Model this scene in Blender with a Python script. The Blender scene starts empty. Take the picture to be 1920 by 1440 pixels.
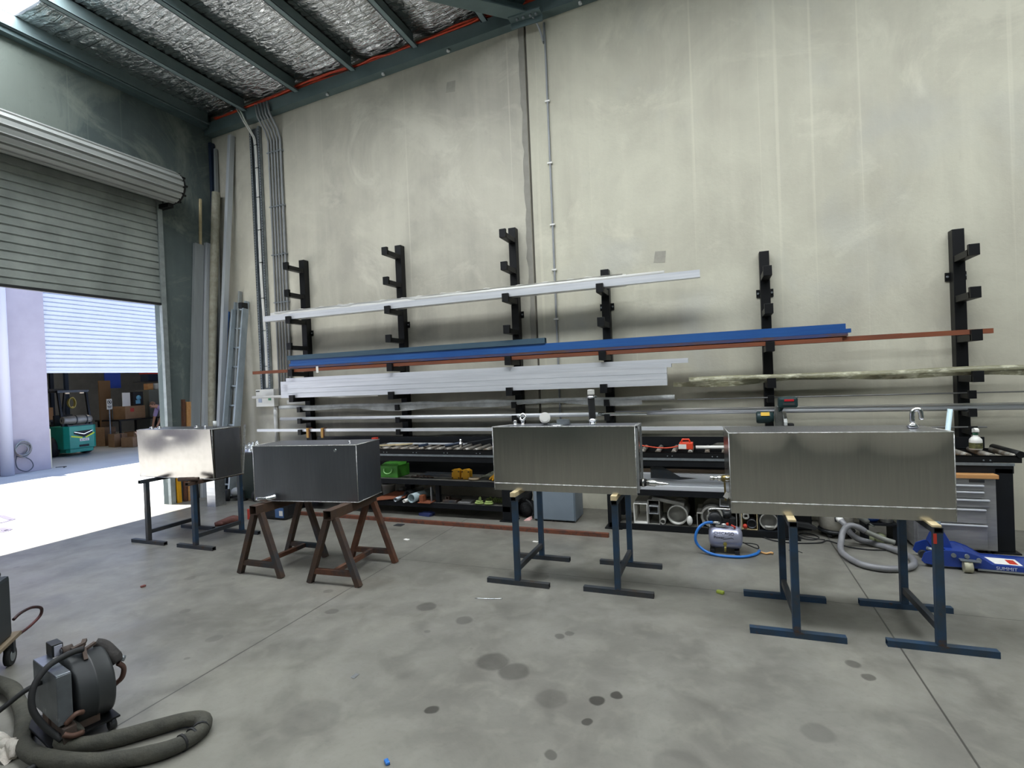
import bpy, bmesh, math, random
from mathutils import Vector, Matrix, Euler
random.seed(7)
SC = bpy.context.scene
COL = SC.collection
PI = math.pi
def V(*a): return Vector(a)

# ------------------------------------------------------------------ materials
def lin(c):
    if isinstance(c, str):
        c = tuple(int(c[i:i+2], 16) for i in (0, 2, 4))
    out = []
    for v in c:
        v = v / 255.0
        out.append(v / 12.92 if v <= 0.04045 else ((v + 0.055) / 1.055) ** 2.4)
    return tuple(out) + (1.0,)

def nd(t, kind, **kw):
    n = t.nodes.new(kind)
    for k, v in kw.items():
        setattr(n, k, v)
    return n

def mat(name, c, rough=0.5, metal=0.0, c2=None, scale=4.0, detail=5.0, lo=0.35, hi=0.65, stretch=(1, 1, 1),
        bump=0.0, bscale=None, bstretch=None, emit=0.0, spec=None, alpha=None, trans=None, rough2=None, aniso=None, c3=None, scale3=None, lo3=.5, hi3=.6):
    m = bpy.data.materials.new(name)
    m.use_nodes = True
    t = m.node_tree
    b = t.nodes['Principled BSDF']
    b.inputs['Base Color'].default_value = lin(c)
    b.inputs['Roughness'].default_value = rough
    b.inputs['Metallic'].default_value = metal
    if spec is not None: b.inputs['Specular IOR Level'].default_value = spec
    if alpha is not None: b.inputs['Alpha'].default_value = alpha
    if trans is not None: b.inputs['Transmission Weight'].default_value = trans
    if aniso is not None: b.inputs['Anisotropic'].default_value = aniso
    tc = nd(t, 'ShaderNodeTexCoord')
    def noise(sc, st, det=detail):
        mp = nd(t, 'ShaderNodeMapping'); mp.inputs['Scale'].default_value = st
        t.links.new(tc.outputs['Object'], mp.inputs['Vector'])
        n = nd(t, 'ShaderNodeTexNoise'); n.inputs['Scale'].default_value = sc; n.inputs['Detail'].default_value = det
        n.inputs['Roughness'].default_value = 0.6
        t.links.new(mp.outputs['Vector'], n.inputs['Vector'])
        return n
    def ramp(src, a, bb):
        r = nd(t, 'ShaderNodeMapRange'); r.inputs['From Min'].default_value = a; r.inputs['From Max'].default_value = bb
        t.links.new(src, r.inputs['Value'])
        return r.outputs['Result']
    def mix(f, A, B):
        mx = nd(t, 'ShaderNodeMix', data_type='RGBA')
        t.links.new(f, mx.inputs['Factor'])
        if isinstance(A, tuple): mx.inputs['A'].default_value = A
        else: t.links.new(A, mx.inputs['A'])
        mx.inputs['B'].default_value = B
        return mx.outputs['Result']
    colour = None
    if c2 is not None:
        n = noise(scale, stretch)
        f = ramp(n.outputs['Fac'], lo, hi)
        colour = mix(f, lin(c), lin(c2))
        if rough2 is not None:
            rr = nd(t, 'ShaderNodeMapRange'); rr.inputs['To Min'].default_value = rough; rr.inputs['To Max'].default_value = rough2
            t.links.new(f, rr.inputs['Value']); t.links.new(rr.outputs['Result'], b.inputs['Roughness'])
    if c3 is not None:
        n3 = noise(scale3 or scale * 3, stretch)
        colour = mix(ramp(n3.outputs['Fac'], lo3, hi3), colour if colour is not None else lin(c), lin(c3))
    if colour is not None:
        t.links.new(colour, b.inputs['Base Color'])
    if bump:
        n2 = noise(bscale or scale * 4, bstretch or stretch, 6.0)
        bp = nd(t, 'ShaderNodeBump'); bp.inputs['Strength'].default_value = bump; bp.inputs['Distance'].default_value = 0.02
        t.links.new(n2.outputs['Fac'], bp.inputs['Height']); t.links.new(bp.outputs['Normal'], b.inputs['Normal'])
    if emit:
        b.inputs['Emission Color'].default_value = lin(c); b.inputs['Emission Strength'].default_value = emit
    return m

# ------------------------------------------------------------------ mesh builder
class MB:
    """collects shapes given in world metres and links them as one mesh object"""
    def __init__(s): s.bm = bmesh.new()
    def face(s, pts, smooth=False):
        f = s.bm.faces.new([s.bm.verts.new(Vector(p)) for p in pts]); f.smooth = smooth
        return s
    def hexa(s, p, bev=0.0):
        # p: eight corners, bottom ring then top ring
        b = bmesh.new() if bev else s.bm
        v = [b.verts.new(Vector(q)) for q in p]
        for q in ((0, 3, 2, 1), (4, 5, 6, 7), (0, 1, 5, 4), (1, 2, 6, 5), (2, 3, 7, 6), (3, 0, 4, 7)):
            b.faces.new([v[i] for i in q])
        if bev:
            bmesh.ops.recalc_face_normals(b, faces=b.faces[:])
            bmesh.ops.bevel(b, geom=b.edges[:], offset=bev, segments=2, affect='EDGES', profile=0.6)
            s._merge(b)
        return s
    def _merge(s, b):
        me = bpy.data.meshes.new('tmp'); b.to_mesh(me); b.free(); s.bm.from_mesh(me); bpy.data.meshes.remove(me)
    def box(s, lo, hi, bev=0.0):
        x0, y0, z0 = lo; x1, y1, z1 = hi
        return s.hexa([(x0, y0, z0), (x1, y0, z0), (x1, y1, z0), (x0, y1, z0), (x0, y0, z1), (x1, y0, z1), (x1, y1, z1), (x0, y1, z1)], bev)
    def obox(s, c, size, rot=(0, 0, 0), bev=0.0):
        R = Euler(rot).to_matrix(); c = Vector(c); h = Vector(size) / 2
        P = []
        for z in (-1, 1):
            for x, y in ((-1, -1), (1, -1), (1, 1), (-1, 1)):
                P.append(c + R @ Vector((x * h.x, y * h.y, z * h.z)))
        return s.hexa(P, bev)
    def _frame(s, d, up):
        d = d.normalized(); up = Vector(up)
        if abs(d.dot(up.normalized())) > 0.98: up = Vector((0, 1, 0)) if abs(d.y) < .9 else Vector((1, 0, 0))
        a = d.cross(up).normalized(); u = a.cross(d).normalized()
        return a, u
    def bar(s, p0, p1, w, h, up=(0, 0, 1), bev=0.0):
        p0 = Vector(p0); p1 = Vector(p1); a, u = s._frame(p1 - p0, up)
        r = [(-1, -1), (1, -1), (1, 1), (-1, 1)]
        P = [p0 + a * (i * w / 2) + u * (j * h / 2) for i, j in r] + [p1 + a * (i * w / 2) + u * (j * h / 2) for i, j in r]
        return s.hexa(P, bev)
    def shs(s, p0, p1, w, h, t=0.004, up=(0, 0, 1)):
        """hollow rectangular tube with open ends"""
        p0 = Vector(p0); p1 = Vector(p1); a, u = s._frame(p1 - p0, up)
        r = [(-1, -1), (1, -1), (1, 1), (-1, 1)]
        def ring(p, k): return [s.bm.verts.new(p + a * (i * (w / 2 - k)) + u * (j * (h / 2 - k))) for i, j in r]
        A, B, a2, b2 = ring(p0, 0), ring(p1, 0), ring(p0, t), ring(p1, t)
        for i in range(4):
            j = (i + 1) % 4
            for q in ((A[i], A[j], B[j], B[i]), (a2[j], a2[i], b2[i], b2[j]), (A[j], A[i], a2[i], a2[j]), (B[i], B[j], b2[j], b2[i])):
                s.bm.faces.new(q)
        return s
    def tube(s, pts, r, seg=8, spline=0, closed=False, cap=True, wall=0.0):
        pts = [Vector(p) for p in pts]
        rr = list(r) if isinstance(r, (list, tuple)) else [r] * len(pts)
        if spline and len(pts) > 2:
            q, qr = [], []
            n = len(pts); last = n if closed else n - 1
            for i in range(last):
                P = [pts[(i + k) % n] if closed else pts[min(max(i + k, 0), n - 1)] for k in (-1, 0, 1, 2)]
                for k in range(spline):
                    t = k / spline
                    q.append(0.5 * ((2 * P[1]) + (P[2] - P[0]) * t + (2 * P[0] - 5 * P[1] + 4 * P[2] - P[3]) * t * t + (3 * P[1] - P[0] - 3 * P[2] + P[3]) * t ** 3))
                    qr.append(rr[i] * (1 - t) + rr[(i + 1) % n] * t)
            if not closed: q.append(pts[-1]); qr.append(rr[-1])
            pts, rr = q, qr
        n = len(pts); rings = []; up = None
        for i, p in enumerate(pts):
            if closed: d = pts[(i + 1) % n] - pts[i - 1]
            else: d = pts[min(i + 1, n - 1)] - pts[max(i - 1, 0)]
            if d.length < 1e-9: d = Vector((0, 0, 1))
            d.normalize()
            if up is None:
                up = Vector((0, 0, 1)) if abs(d.z) < .9 else Vector((1, 0, 0))
            a = d.cross(up)
            if a.length < 1e-6: a = d.orthogonal()
            a.normalize(); up = a.cross(d).normalized()
            rings.append([s.bm.verts.new(p + (a * math.cos(2 * PI * k / seg) + up * math.sin(2 * PI * k / seg)) * rr[i]) for k in range(seg)])
        m = n if closed else n - 1
        for i in range(m):
            A, B = rings[i], rings[(i + 1) % n]
            for k in range(seg):
                f = s.bm.faces.new((A[k], A[(k + 1) % seg], B[(k + 1) % seg], B[k])); f.smooth = True
        if cap and not closed:
            if wall:
                for ring_, p, q in ((rings[0], pts[0], pts[1]), (rings[-1], pts[-1], pts[-2])):
                    inn = [s.bm.verts.new(p + (v.co - p) * (1 - wall)) for v in ring_]
                    deep = [s.bm.verts.new(v.co + (q - p).normalized() * min((q - p).length * .9, .25)) for v in inn]
                    for k in range(seg):
                        k2 = (k + 1) % seg
                        s.bm.faces.new((ring_[k], ring_[k2], inn[k2], inn[k])); f = s.bm.faces.new((inn[k], inn[k2], deep[k2], deep[k])); f.smooth = True
                    s.bm.faces.new(deep)
            else:
                s.bm.faces.new(list(reversed(rings[0]))); s.bm.faces.new(rings[-1])
        return s
    def cyl(s, p0, p1, r, r1=None, seg=16, wall=0.0):
        return s.tube([p0, p1], [r, r if r1 is None else r1], seg, wall=wall)
    def lathe(s, prof, o=(0, 0, 0), axis=(0, 0, 1), seg=20):
        o = Vector(o); ax = Vector(axis).normalized(); a = ax.orthogonal().normalized(); b = ax.cross(a)
        rings = []
        for r, z in prof:
            if r < 1e-6: rings.append([s.bm.verts.new(o + ax * z)])
            else: rings.append([s.bm.verts.new(o + ax * z + (a * math.cos(2 * PI * k / seg) + b * math.sin(2 * PI * k / seg)) * r) for k in range(seg)])
        for A, B in zip(rings, rings[1:]):
            if len(A) == 1 and len(B) == 1: continue
            for k in range(seg):
                k2 = (k + 1) % seg
                if len(A) == 1: q = (A[0], B[k2], B[k])
                elif len(B) == 1: q = (A[k], A[k2], B[0])
                else: q = (A[k], A[k2], B[k2], B[k])
                f = s.bm.faces.new(q); f.smooth = True
        return s
    def prism(s, poly, vec, bev=0.0, smooth=False):
        vec = Vector(vec); b = bmesh.new() if bev else s.bm
        A = [b.verts.new(Vector(p)) for p in poly]; B = [b.verts.new(Vector(p) + vec) for p in poly]
        b.faces.new(list(reversed(A))); b.faces.new(B)
        n = len(A)
        for i in range(n):
            f = b.faces.new((A[i], A[(i + 1) % n], B[(i + 1) % n], B[i])); f.smooth = smooth
        if bev:
            bmesh.ops.recalc_face_normals(b, faces=b.faces[:])
            bmesh.ops.bevel(b, geom=b.edges[:], offset=bev, segments=2, affect='EDGES', profile=0.6)
            s._merge(b)
        return s
    def sphere(s, c, r, seg=14, rings=8):
        r = Vector((r, r, r)) if not isinstance(r, (tuple, list)) else Vector(r)
        c = Vector(c); R = []
        for i in range(rings + 1):
            th = PI * i / rings; z = -math.cos(th); q = math.sin(th)
            if i in (0, rings): R.append([s.bm.verts.new(c + Vector((0, 0, z * r.z)))])
            else: R.append([s.bm.verts.new(c + Vector((q * math.cos(2 * PI * k / seg) * r.x, q * math.sin(2 * PI * k / seg) * r.y, z * r.z))) for k in range(seg)])
        for A, B in zip(R, R[1:]):
            for k in range(seg):
                k2 = (k + 1) % seg
                if len(A) == 1: q = (A[0], B[k2], B[k])
                elif len(B) == 1: q = (A[k], A[k2], B[0])
                else: q = (A[k], A[k2], B[k2], B[k])
                f = s.bm.faces.new(q); f.smooth = True
        return s
    def grid(s, fn, nu, nv, smooth=True):
        g = [[s.bm.verts.new(Vector(fn(i / nu, j / nv))) for j in range(nv + 1)] for i in range(nu + 1)]
        for i in range(nu):
            for j in range(nv):
                f = s.bm.faces.new((g[i][j], g[i + 1][j], g[i + 1][j + 1], g[i][j + 1])); f.smooth = smooth
        return s
    def text(s, body, o, right, up, size, depth=0.001, align='LEFT'):
        cu = bpy.data.curves.new('txt', 'FONT'); cu.body = body; cu.size = size; cu.extrude = depth; cu.align_x = align
        ob = bpy.data.objects.new('txt', cu); COL.objects.link(ob)
        dg = bpy.context.evaluated_depsgraph_get(); me = bpy.data.meshes.new_from_object(ob.evaluated_get(dg))
        r = Vector(right).normalized(); u = Vector(up).normalized(); n = r.cross(u)
        M = Matrix((r, u, n)).transposed().to_4x4(); M.translation = Vector(o)
        me.transform(M); s.bm.from_mesh(me)
        bpy.data.objects.remove(ob); bpy.data.curves.remove(cu); bpy.data.meshes.remove(me)
        return s
    def build(s, name, material, parent=None):
        me = bpy.data.meshes.new(name)
        bmesh.ops.recalc_face_normals(s.bm, faces=s.bm.faces[:])
        if parent is not None:
            top = parent
            while top.parent: top = top.parent
            o = Vector(top.location)
        else:
            xs = [v.co for v in s.bm.verts]
            lo = [min(v[i] for v in xs) for i in range(3)]; hi = [max(v[i] for v in xs) for i in range(3)]
            o = Vector(((lo[0] + hi[0]) / 2, (lo[1] + hi[1]) / 2, lo[2]))
        bmesh.ops.translate(s.bm, vec=-o, verts=s.bm.verts[:])
        s.bm.to_mesh(me); s.bm.free()
        for mm in (material if isinstance(material, (list, tuple)) else [material]): me.materials.append(mm)
        ob = bpy.data.objects.new(name, me); COL.objects.link(ob)
        if parent is not None: ob.parent = parent
        else: ob.location = o
        return ob

def tag(o, label, cat, group=None, kind=None):
    o['label'] = label; o['category'] = cat
    if group: o['group'] = group
    if kind: o['kind'] = kind
    return o
def thing(name, label, cat, loc, group=None):
    o = bpy.data.objects.new(name, None); COL.objects.link(o); o.location = loc; o.empty_display_size = .1
    return tag(o, label, cat, group)
def struct(name, mb, m, parent=None):
    o = mb.build(name, m, parent)
    if parent is None: o['kind'] = 'structure'
    return o
def kids(o): return [c for c in COL.objects if c.parent == o]
def copy_tree(o, parent=None):
    c = o.copy(); COL.objects.link(c)
    if parent is not None: c.parent = parent
    for ch in kids(o): copy_tree(ch, c)
    return c
def dup(o, loc, rz=None, label=None):
    c = copy_tree(o); c.location = loc
    if rz is not None: c.rotation_euler = (0, 0, rz)
    if label: c['label'] = label
    return c

# ------------------------------------------------------------------ palette
M = {}
M['black'] = mat('black_powdercoat', '0d0e10', .45, 0, '121315', 3, spec=.3)
M['black_rubber'] = mat('black_rubber', '17181a', .7, 0, '222324', 9)
M['black_plastic'] = mat('black_plastic', '1b1d20', .45)
M['steel_blue_paint'] = mat('chipped_blue_paint', '26425e', .5, .15, '2f3b46', 7, c3='4a3a30', scale3=11, lo3=.62, hi3=.72)
M['steel_dark'] = mat('bare_mill_steel', '3a424b', .5, .5, '4b4a4a', 8, c3='54402f', scale3=9, lo3=.62, hi3=.75)
M['rust'] = mat('rusted_steel', '55392c', .75, .1, '6e4630', 7, bump=.2, c3='3d3532', scale3=4, lo3=.5, hi3=.65)
M['rust_dark'] = mat('dark_rusted_steel', '453a36', .7, .2, '56402f', 6, bump=.2, c3='2b3c46', scale3=3, lo3=.5, hi3=.66)
M['rust_red'] = mat('red_brown_primer_steel', '6b4233', .7, .1, '7c4a35', 8, c3='5a3f37', scale3=20)
M['rust_orange'] = mat('orange_rusted_flat_bar', '84492c', .75, .05, '70402c', 6, stretch=(.4, 3, 3))
M['alu'] = mat('mill_aluminium', 'c9ccd0', .34, 1, 'b6b9bd', 5, stretch=(.3, 6, 6), rough2=.44)
M['alu_sunlit'] = mat('satin_aluminium_sheet', '9f9b95', .23, 1, '97938d', 5, stretch=(3, 1, 3))
M['alu_bright'] = mat('bright_aluminium', 'd9dbde', .22, 1)
M['alu_tube'] = mat('aluminium_bar', 'e4e6ea', .36, .35, 'd3d6db', 6, stretch=(.2, 5, 5))
M['alu_sheet'] = mat('brushed_aluminium_sheet', 'bdbbb3', .2, 1, 'b8b6af', 5, stretch=(14, 1, .6), rough2=.24)
M['alu_dark'] = mat('dull_aluminium_sheet', '9b9da4', .29, 1, '94969d', 12, stretch=(12, 1, .35), rough2=.35)
M['alu_weld'] = mat('weld_bead', 'e8e8e6', .3, 1, 'b9b9b6', 60, bump=.6, bscale=120)
M['chrome'] = mat('polished_fitting', 'e4e4e4', .12, 1)
M['stainless'] = mat('stainless_steel', 'a3a3a3', .4, .6, '969697', 5, stretch=(1, 1, 8))
M['galv'] = mat('galvanised_steel', '9aa1a6', .45, .7, '848b90', 18)
M['white_plastic'] = mat('white_plastic', 'e2e1dc', .4)
M['grey_pvc'] = mat('grey_pvc', '9b9ea1', .45, 0, '8d9093', 4)
M['wood_pale'] = mat('pale_pine', 'd8c7a0', .6, 0, 'cbb78c', 3, stretch=(6, 1, 6))
M['wood'] = mat('butcher_block_wood', 'c99a66', .5, 0, 'b9844f', 2, stretch=(1, 8, 8))
M['cardboard'] = mat('brown_cardboard', '9a7a5c', .85, 0, '8c6d51', 5)
M['paper'] = mat('white_paper_label', 'e6e4de', .8)
M['clear_wrap'] = mat('clear_plastic_wrap', 'd5d8d8', .25, 0, 'b9bcbc', 8, bump=.5, bscale=30)
M['yellow_wrap'] = mat('yellowed_plastic_wrap', '8d8b70', .3, 0, '77755f', 7, bump=.5, bscale=26, c3='b5b39a', scale3=14, stretch=(.5, 1, 1))
M['blue'] = mat('bright_blue_hose', '2a72c4', .35)
M['orange'] = mat('orange_cable', 'd9502f', .5, 0, 'c2432a', 20)
M['red'] = mat('red_plastic', 'c23a28', .45)
M['navy'] = mat('navy_plastic', '1d2b40', .5)
M['glove'] = mat('dirty_cloth_sleeve', '3c3c36', .9, 0, '4c4b42', 9, bump=.7, bscale=14)
# ------------------------------------------------------------------ room shell
XL, YB = -7.43, 6.25                       # inner faces of the left and the back wall
XR, YF = 7.2, -9.0
def roof_z(x): return 5.84 + .055 * (x + 6.59)      # underside of the purlins

def concrete(name, base, light, dark, streak=.5, patch=0.):
    m = bpy.data.materials.new(name); m.use_nodes = True; t = m.node_tree; b = t.nodes['Principled BSDF']
    tc = nd(t, 'ShaderNodeTexCoord')
    def noise(sc, st, det=6, rough=.6, dist=0.):
        mp = nd(t, 'ShaderNodeMapping'); mp.inputs['Scale'].default_value = st; t.links.new(tc.outputs['Object'], mp.inputs['Vector'])
        n = nd(t, 'ShaderNodeTexNoise'); n.inputs['Scale'].default_value = sc; n.inputs['Detail'].default_value = det
        n.inputs['Roughness'].default_value = rough; n.inputs['Distortion'].default_value = dist
        t.links.new(mp.outputs['Vector'], n.inputs['Vector']); return n.outputs['Fac']
    def rng(s, a, bb, o0=0., o1=1.):
        r = nd(t, 'ShaderNodeMapRange'); r.inputs['From Min'].default_value = a; r.inputs['From Max'].default_value = bb
        r.inputs['To Min'].default_value = o0; r.inputs['To Max'].default_value = o1
        t.links.new(s, r.inputs['Value']); return r.outputs['Result']
    def mix(f, A, B):
        x = nd(t, 'ShaderNodeMix', data_type='RGBA'); t.links.new(f, x.inputs['Factor'])
        for k, v in (('A', A), ('B', B)):
            if isinstance(v, tuple): x.inputs[k].default_value = v
            else: t.links.new(v, x.inputs[k])
        return x.outputs['Result']
    c = mix(rng(noise(1.1, (1, 1, .8), 7, .62, .4), .38, .66), lin(base), lin(dark))
    c = mix(rng(noise(2.2, (2.2, 2.2, .13), 5), .45, .75, 0, streak), c, lin(light))
    c = mix(rng(noise(.9, (1, 1, 1), 8, .68, 1.2), .55, .68, 0, .6), c, lin(light))
    if patch: c = mix(rng(noise(.75, (1, 1, 1), 9, .62, 1.8), .53, .62, 0, patch), c, lin(light))
    c = mix(rng(noise(14, (1, 1, .8), 5), .62, .75, 0, .35), c, lin(dark))
    c = mix(rng(noise(2.6, (1, 1, .6), 9, .75), .66, .74, 0, .35), c, lin(dark))
    c = mix(rng(noise(1.6, (9, 9, .05), 3, .5), .66, .72, 0, .45), c, lin(light))
    c = mix(rng(noise(1.2, (1, 1, .9), 3, .5, .2), .56, .72, 0, .3), c, lin('b4b6b4' if patch == 0 else dark))
    t.links.new(c, b.inputs['Base Color']); b.inputs['Roughness'].default_value = .8
    bp = nd(t, 'ShaderNodeBump'); bp.inputs['Strength'].default_value = .12; bp.inputs['Distance'].default_value = .02
    t.links.new(noise(30, (1, 1, 1), 6), bp.inputs['Height']); t.links.new(bp.outputs['Normal'], b.inputs['Normal'])
    return m
M['wall'] = concrete('tilt_up_concrete', 'c9c6b4', 'd8d4c1', 'b6b2a2', .32)
M['wall_l'] = concrete('older_tilt_up_concrete', 'c1bdae', 'd2cebf', 'a9a599', .35, .3)
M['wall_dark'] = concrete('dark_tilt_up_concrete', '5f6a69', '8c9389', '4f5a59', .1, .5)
M['joint'] = mat('joint_sealant', '6d6a63', .8)

# floor: grey slab with stains, worn patches and saw-cut joints
def floor_material():
    m = bpy.data.materials.new('workshop_slab'); m.use_nodes = True; t = m.node_tree; b = t.nodes['Principled BSDF']
    tc = nd(t, 'ShaderNodeTexCoord'); P = tc.outputs['Object']
    def noise(sc, det=6, rough=.6, dist=0., off=(0, 0, 0), st=(1, 1, 1)):
        mp = nd(t, 'ShaderNodeMapping'); mp.inputs['Location'].default_value = off; mp.inputs['Scale'].default_value = st; t.links.new(P, mp.inputs['Vector'])
        n = nd(t, 'ShaderNodeTexNoise'); n.inputs['Scale'].default_value = sc; n.inputs['Detail'].default_value = det
        n.inputs['Roughness'].default_value = rough; n.inputs['Distortion'].default_value = dist
        t.links.new(mp.outputs['Vector'], n.inputs['Vector']); return n.outputs['Fac']
    def rng(s, a, bb, o0=0., o1=1.):
        r = nd(t, 'ShaderNodeMapRange'); r.inputs['From Min'].default_value = a; r.inputs['From Max'].default_value = bb
        r.inputs['To Min'].default_value = o0; r.inputs['To Max'].default_value = o1
        t.links.new(s, r.inputs['Value']); return r.outputs['Result']
    def mix(f, A, B):
        x = nd(t, 'ShaderNodeMix', data_type='RGBA'); t.links.new(f, x.inputs['Factor'])
        for k, v in (('A', A), ('B', B)):
            if isinstance(v, tuple): x.inputs[k].default_value = v
            else: t.links.new(v, x.inputs[k])
        return x.outputs['Result']
    def math_(op, a, bb):
        x = nd(t, 'ShaderNodeMath', operation=op)
        for i, v in enumerate((a, bb)):
            if isinstance(v, (int, float)): x.inputs[i].default_value = v
            else: t.links.new(v, x.inputs[i])
        return x.outputs[0]
    c = mix(rng(noise(1.3, 8, .65, .6), .36, .66), lin('83817a'), lin('6e6c65'))
    c = mix(rng(noise(.8, 6, .6, 1., (4, 2, 0)), .5, .7, 0, .6), c, lin('908e84'))
    c = mix(rng(noise(3.4, 4, .5, .6, (9, 5, 0)), .44, .72, 0, .55), c, lin('56544e'))
    c = mix(rng(noise(6.5, 5, .55, .4, (1, 7, 0)), .5, .75, 0, .4), c, lin('949288'))
    c = mix(rng(noise(.6, 3, .5, .8, (2, 8, 0)), .6, .74, 0, .35), c, lin('6e6355'))
    c = mix(rng(noise(40, 4, .6), .55, .75, 0, .25), c, lin('5f5e59'))
    # dropped-fluid stains: rounded dark spots
    vo = nd(t, 'ShaderNodeTexVoronoi'); vo.inputs['Scale'].default_value = 2.4; vo.inputs['Randomness'].default_value = 1.
    mp = nd(t, 'ShaderNodeMapping'); mp.inputs['Scale'].default_value = (1, 1.1, 1)
    wob = nd(t, 'ShaderNodeTexNoise'); wob.inputs['Scale'].default_value = 9.; t.links.new(P, wob.inputs['Vector'])
    add = nd(t, 'ShaderNodeVectorMath', operation='MULTIPLY_ADD'); t.links.new(wob.outputs['Color'], add.inputs[0]); add.inputs[1].default_value = (.035, .035, 0); t.links.new(P, add.inputs[2])
    t.links.new(add.outputs[0], mp.inputs['Vector']); t.links.new(mp.outputs['Vector'], vo.inputs['Vector'])
    sep = nd(t, 'ShaderNodeSeparateColor'); t.links.new(vo.outputs['Color'], sep.inputs[0])
    size = rng(sep.outputs[0], .5, 1., 0., .13)
    spot = rng(math_('SUBTRACT', size, vo.outputs['Distance']), 0., .012)
    c = mix(math_('MULTIPLY', spot, rng(sep.outputs[1], 0, 1, .05, .5)), c, lin('3f3d39'))
    acc = None
    for (x_, y_, r_, o_) in ((-2.0, 3.26, .075, .5), (-1.64, 3.14, .06, .45), (-1.25, 2.72, .10, .55), (-1.1, 2.66, .09, .5), (-1.36, 2.23, .034, .8), (-.61, 2.54, .042, .9), (-.53, 2.61, .034, .9), (-.62, 2.37, .03, .85), (-.97, 3.11, .032, .5), (-.92, 3.16, .03, .5), (-.72, 2.11, .03, .6), (-.83, 2.49, .085, .35), (.62, 3.26, .04, .55), (.66, 3.14, .035, .6), (-1.55, 4.03, .12, .35), (-1.40, 4.0, .09, .4), (-2.62, 3.0, .05, .35), (-2.9, 3.3, .04, .3), (-3.7, 2.7, .04, .3), (-3.1, 2.45, .05, .3), (.35, 2.6, .07, .3), (-.2, 2.2, .12, .25), (-1.9, 2.0, .15, .2), (.9, 2.3, .1, .25), (-.6, 1.6, .1, .3), (1.2, 2.75, .06, .35), (-4.3, 3.2, .05, .25)):
        dn = nd(t, 'ShaderNodeVectorMath', operation='DISTANCE'); t.links.new(add.outputs[0], dn.inputs[0]); dn.inputs[1].default_value = (x_ + .0175, y_ + .0175, 0)
        k_ = rng(dn.outputs['Value'], r_ * .82, r_ * 1.05, o_, 0.)
        acc = k_ if acc is None else math_('MAXIMUM', acc, k_)
    c = mix(acc, c, lin('302e2a'))
    # saw-cut joints
    sx = nd(t, 'ShaderNodeSeparateXYZ'); t.links.new(P, sx.inputs[0])
    def line(co, at, w=.006): return rng(math_('ABSOLUTE', math_('SUBTRACT', co, at), 0), w * .6, w, 1, 0)
    j = line(sx.outputs[0], -2.77)
    for k in (.9, 4.57): j = math_('MAXIMUM', j, line(sx.outputs[0], k))
    j2 = line(sx.outputs[1], 4.09, .004)
    for k in (-.2, -4.5): j2 = math_('MAXIMUM', j2, line(sx.outputs[1], k, .004))
    j = math_('MAXIMUM', j, math_('MULTIPLY', j2, math_('GREATER_THAN', sx.outputs[0], -2.78)))
    c = mix(math_('MULTIPLY', j, .8), c, lin('2f2d2a'))
    t.links.new(c, b.inputs['Base Color'])
    t.links.new(rng(noise(1.7, 6, .6, 0, (3, 3, 0)), .35, .65, .29, .44), b.inputs['Roughness'])
    bp = nd(t, 'ShaderNodeBump'); bp.inputs['Strength'].default_value = .08; bp.inputs['Distance'].default_value = .01
    t.links.new(noise(22, 6), bp.inputs['Height']); t.links.new(bp.outputs['Normal'], b.inputs['Normal'])
    return m
M['floor'] = floor_material()
fl = MB().box((XL - .17, YF, -.2), (XR, YB + .2, 0)).build('floor', M['floor']); fl['kind'] = 'structure'
# keep texture space = world: move the origin to the world origin
def to_world(ob):
    d = Vector(ob.location); ob.data.transform(Matrix.Translation(d)); ob.location = (0, 0, 0)
to_world(fl)

SEAM = -2.075
w1 = struct('wall_back', MB().box((XL, YB, 0), (SEAM - .014, YB + .18, 6.9)), M['wall_l']); to_world(w1)
w2 = struct('wall_back_panel', MB().box((SEAM + .014, YB, 0), (XR + .2, YB + .18, 6.9)), M['wall']); to_world(w2)
struct('trim_1', MB().box((SEAM - .014, YB + .03, 0), (SEAM + .014, YB + .1, 6.2)), M['joint'])
# smeared sealant beside the joint
g = MB()
rnd = random.Random(3); zs = [1.9 + .12 * i for i in range(35)]
L = [(SEAM - .02 - .05 - .03 * rnd.random(), YB - .002, z) for z in zs]
for i in range(34):
    g.face([(SEAM - .015, YB - .002, zs[i]), L[i], L[i + 1], (SEAM - .015, YB - .002, zs[i + 1])])
M['smear2'] = mat('grey_repair_patch', 'a8a498', .8, 0, '97948a', 9)
M['smear'] = mat('old_sealant_smear', '96938a', .8, 0, '8a877e', 6)
struct('trim_2', g, M['smear'])

DY0, DY1, DZ = .5, 5.26, 4.75               # roller door opening in the left wall
wl = MB()
wl.box((XL - .10, DY1, 0), (XL, YB + .18, 6.0)).box((XL - .10, YF, 0), (XL, DY0, 6.0)).box((XL - .10, DY0, DZ), (XL, DY1, 6.0))
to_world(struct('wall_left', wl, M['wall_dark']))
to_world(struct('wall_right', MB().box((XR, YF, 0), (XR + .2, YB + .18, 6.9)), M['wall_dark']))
to_world(struct('wall_front', MB().box((XL - .17, YF - .2, 0), (XR + .2, YF, 6.9)), M['wall_dark']))

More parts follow.
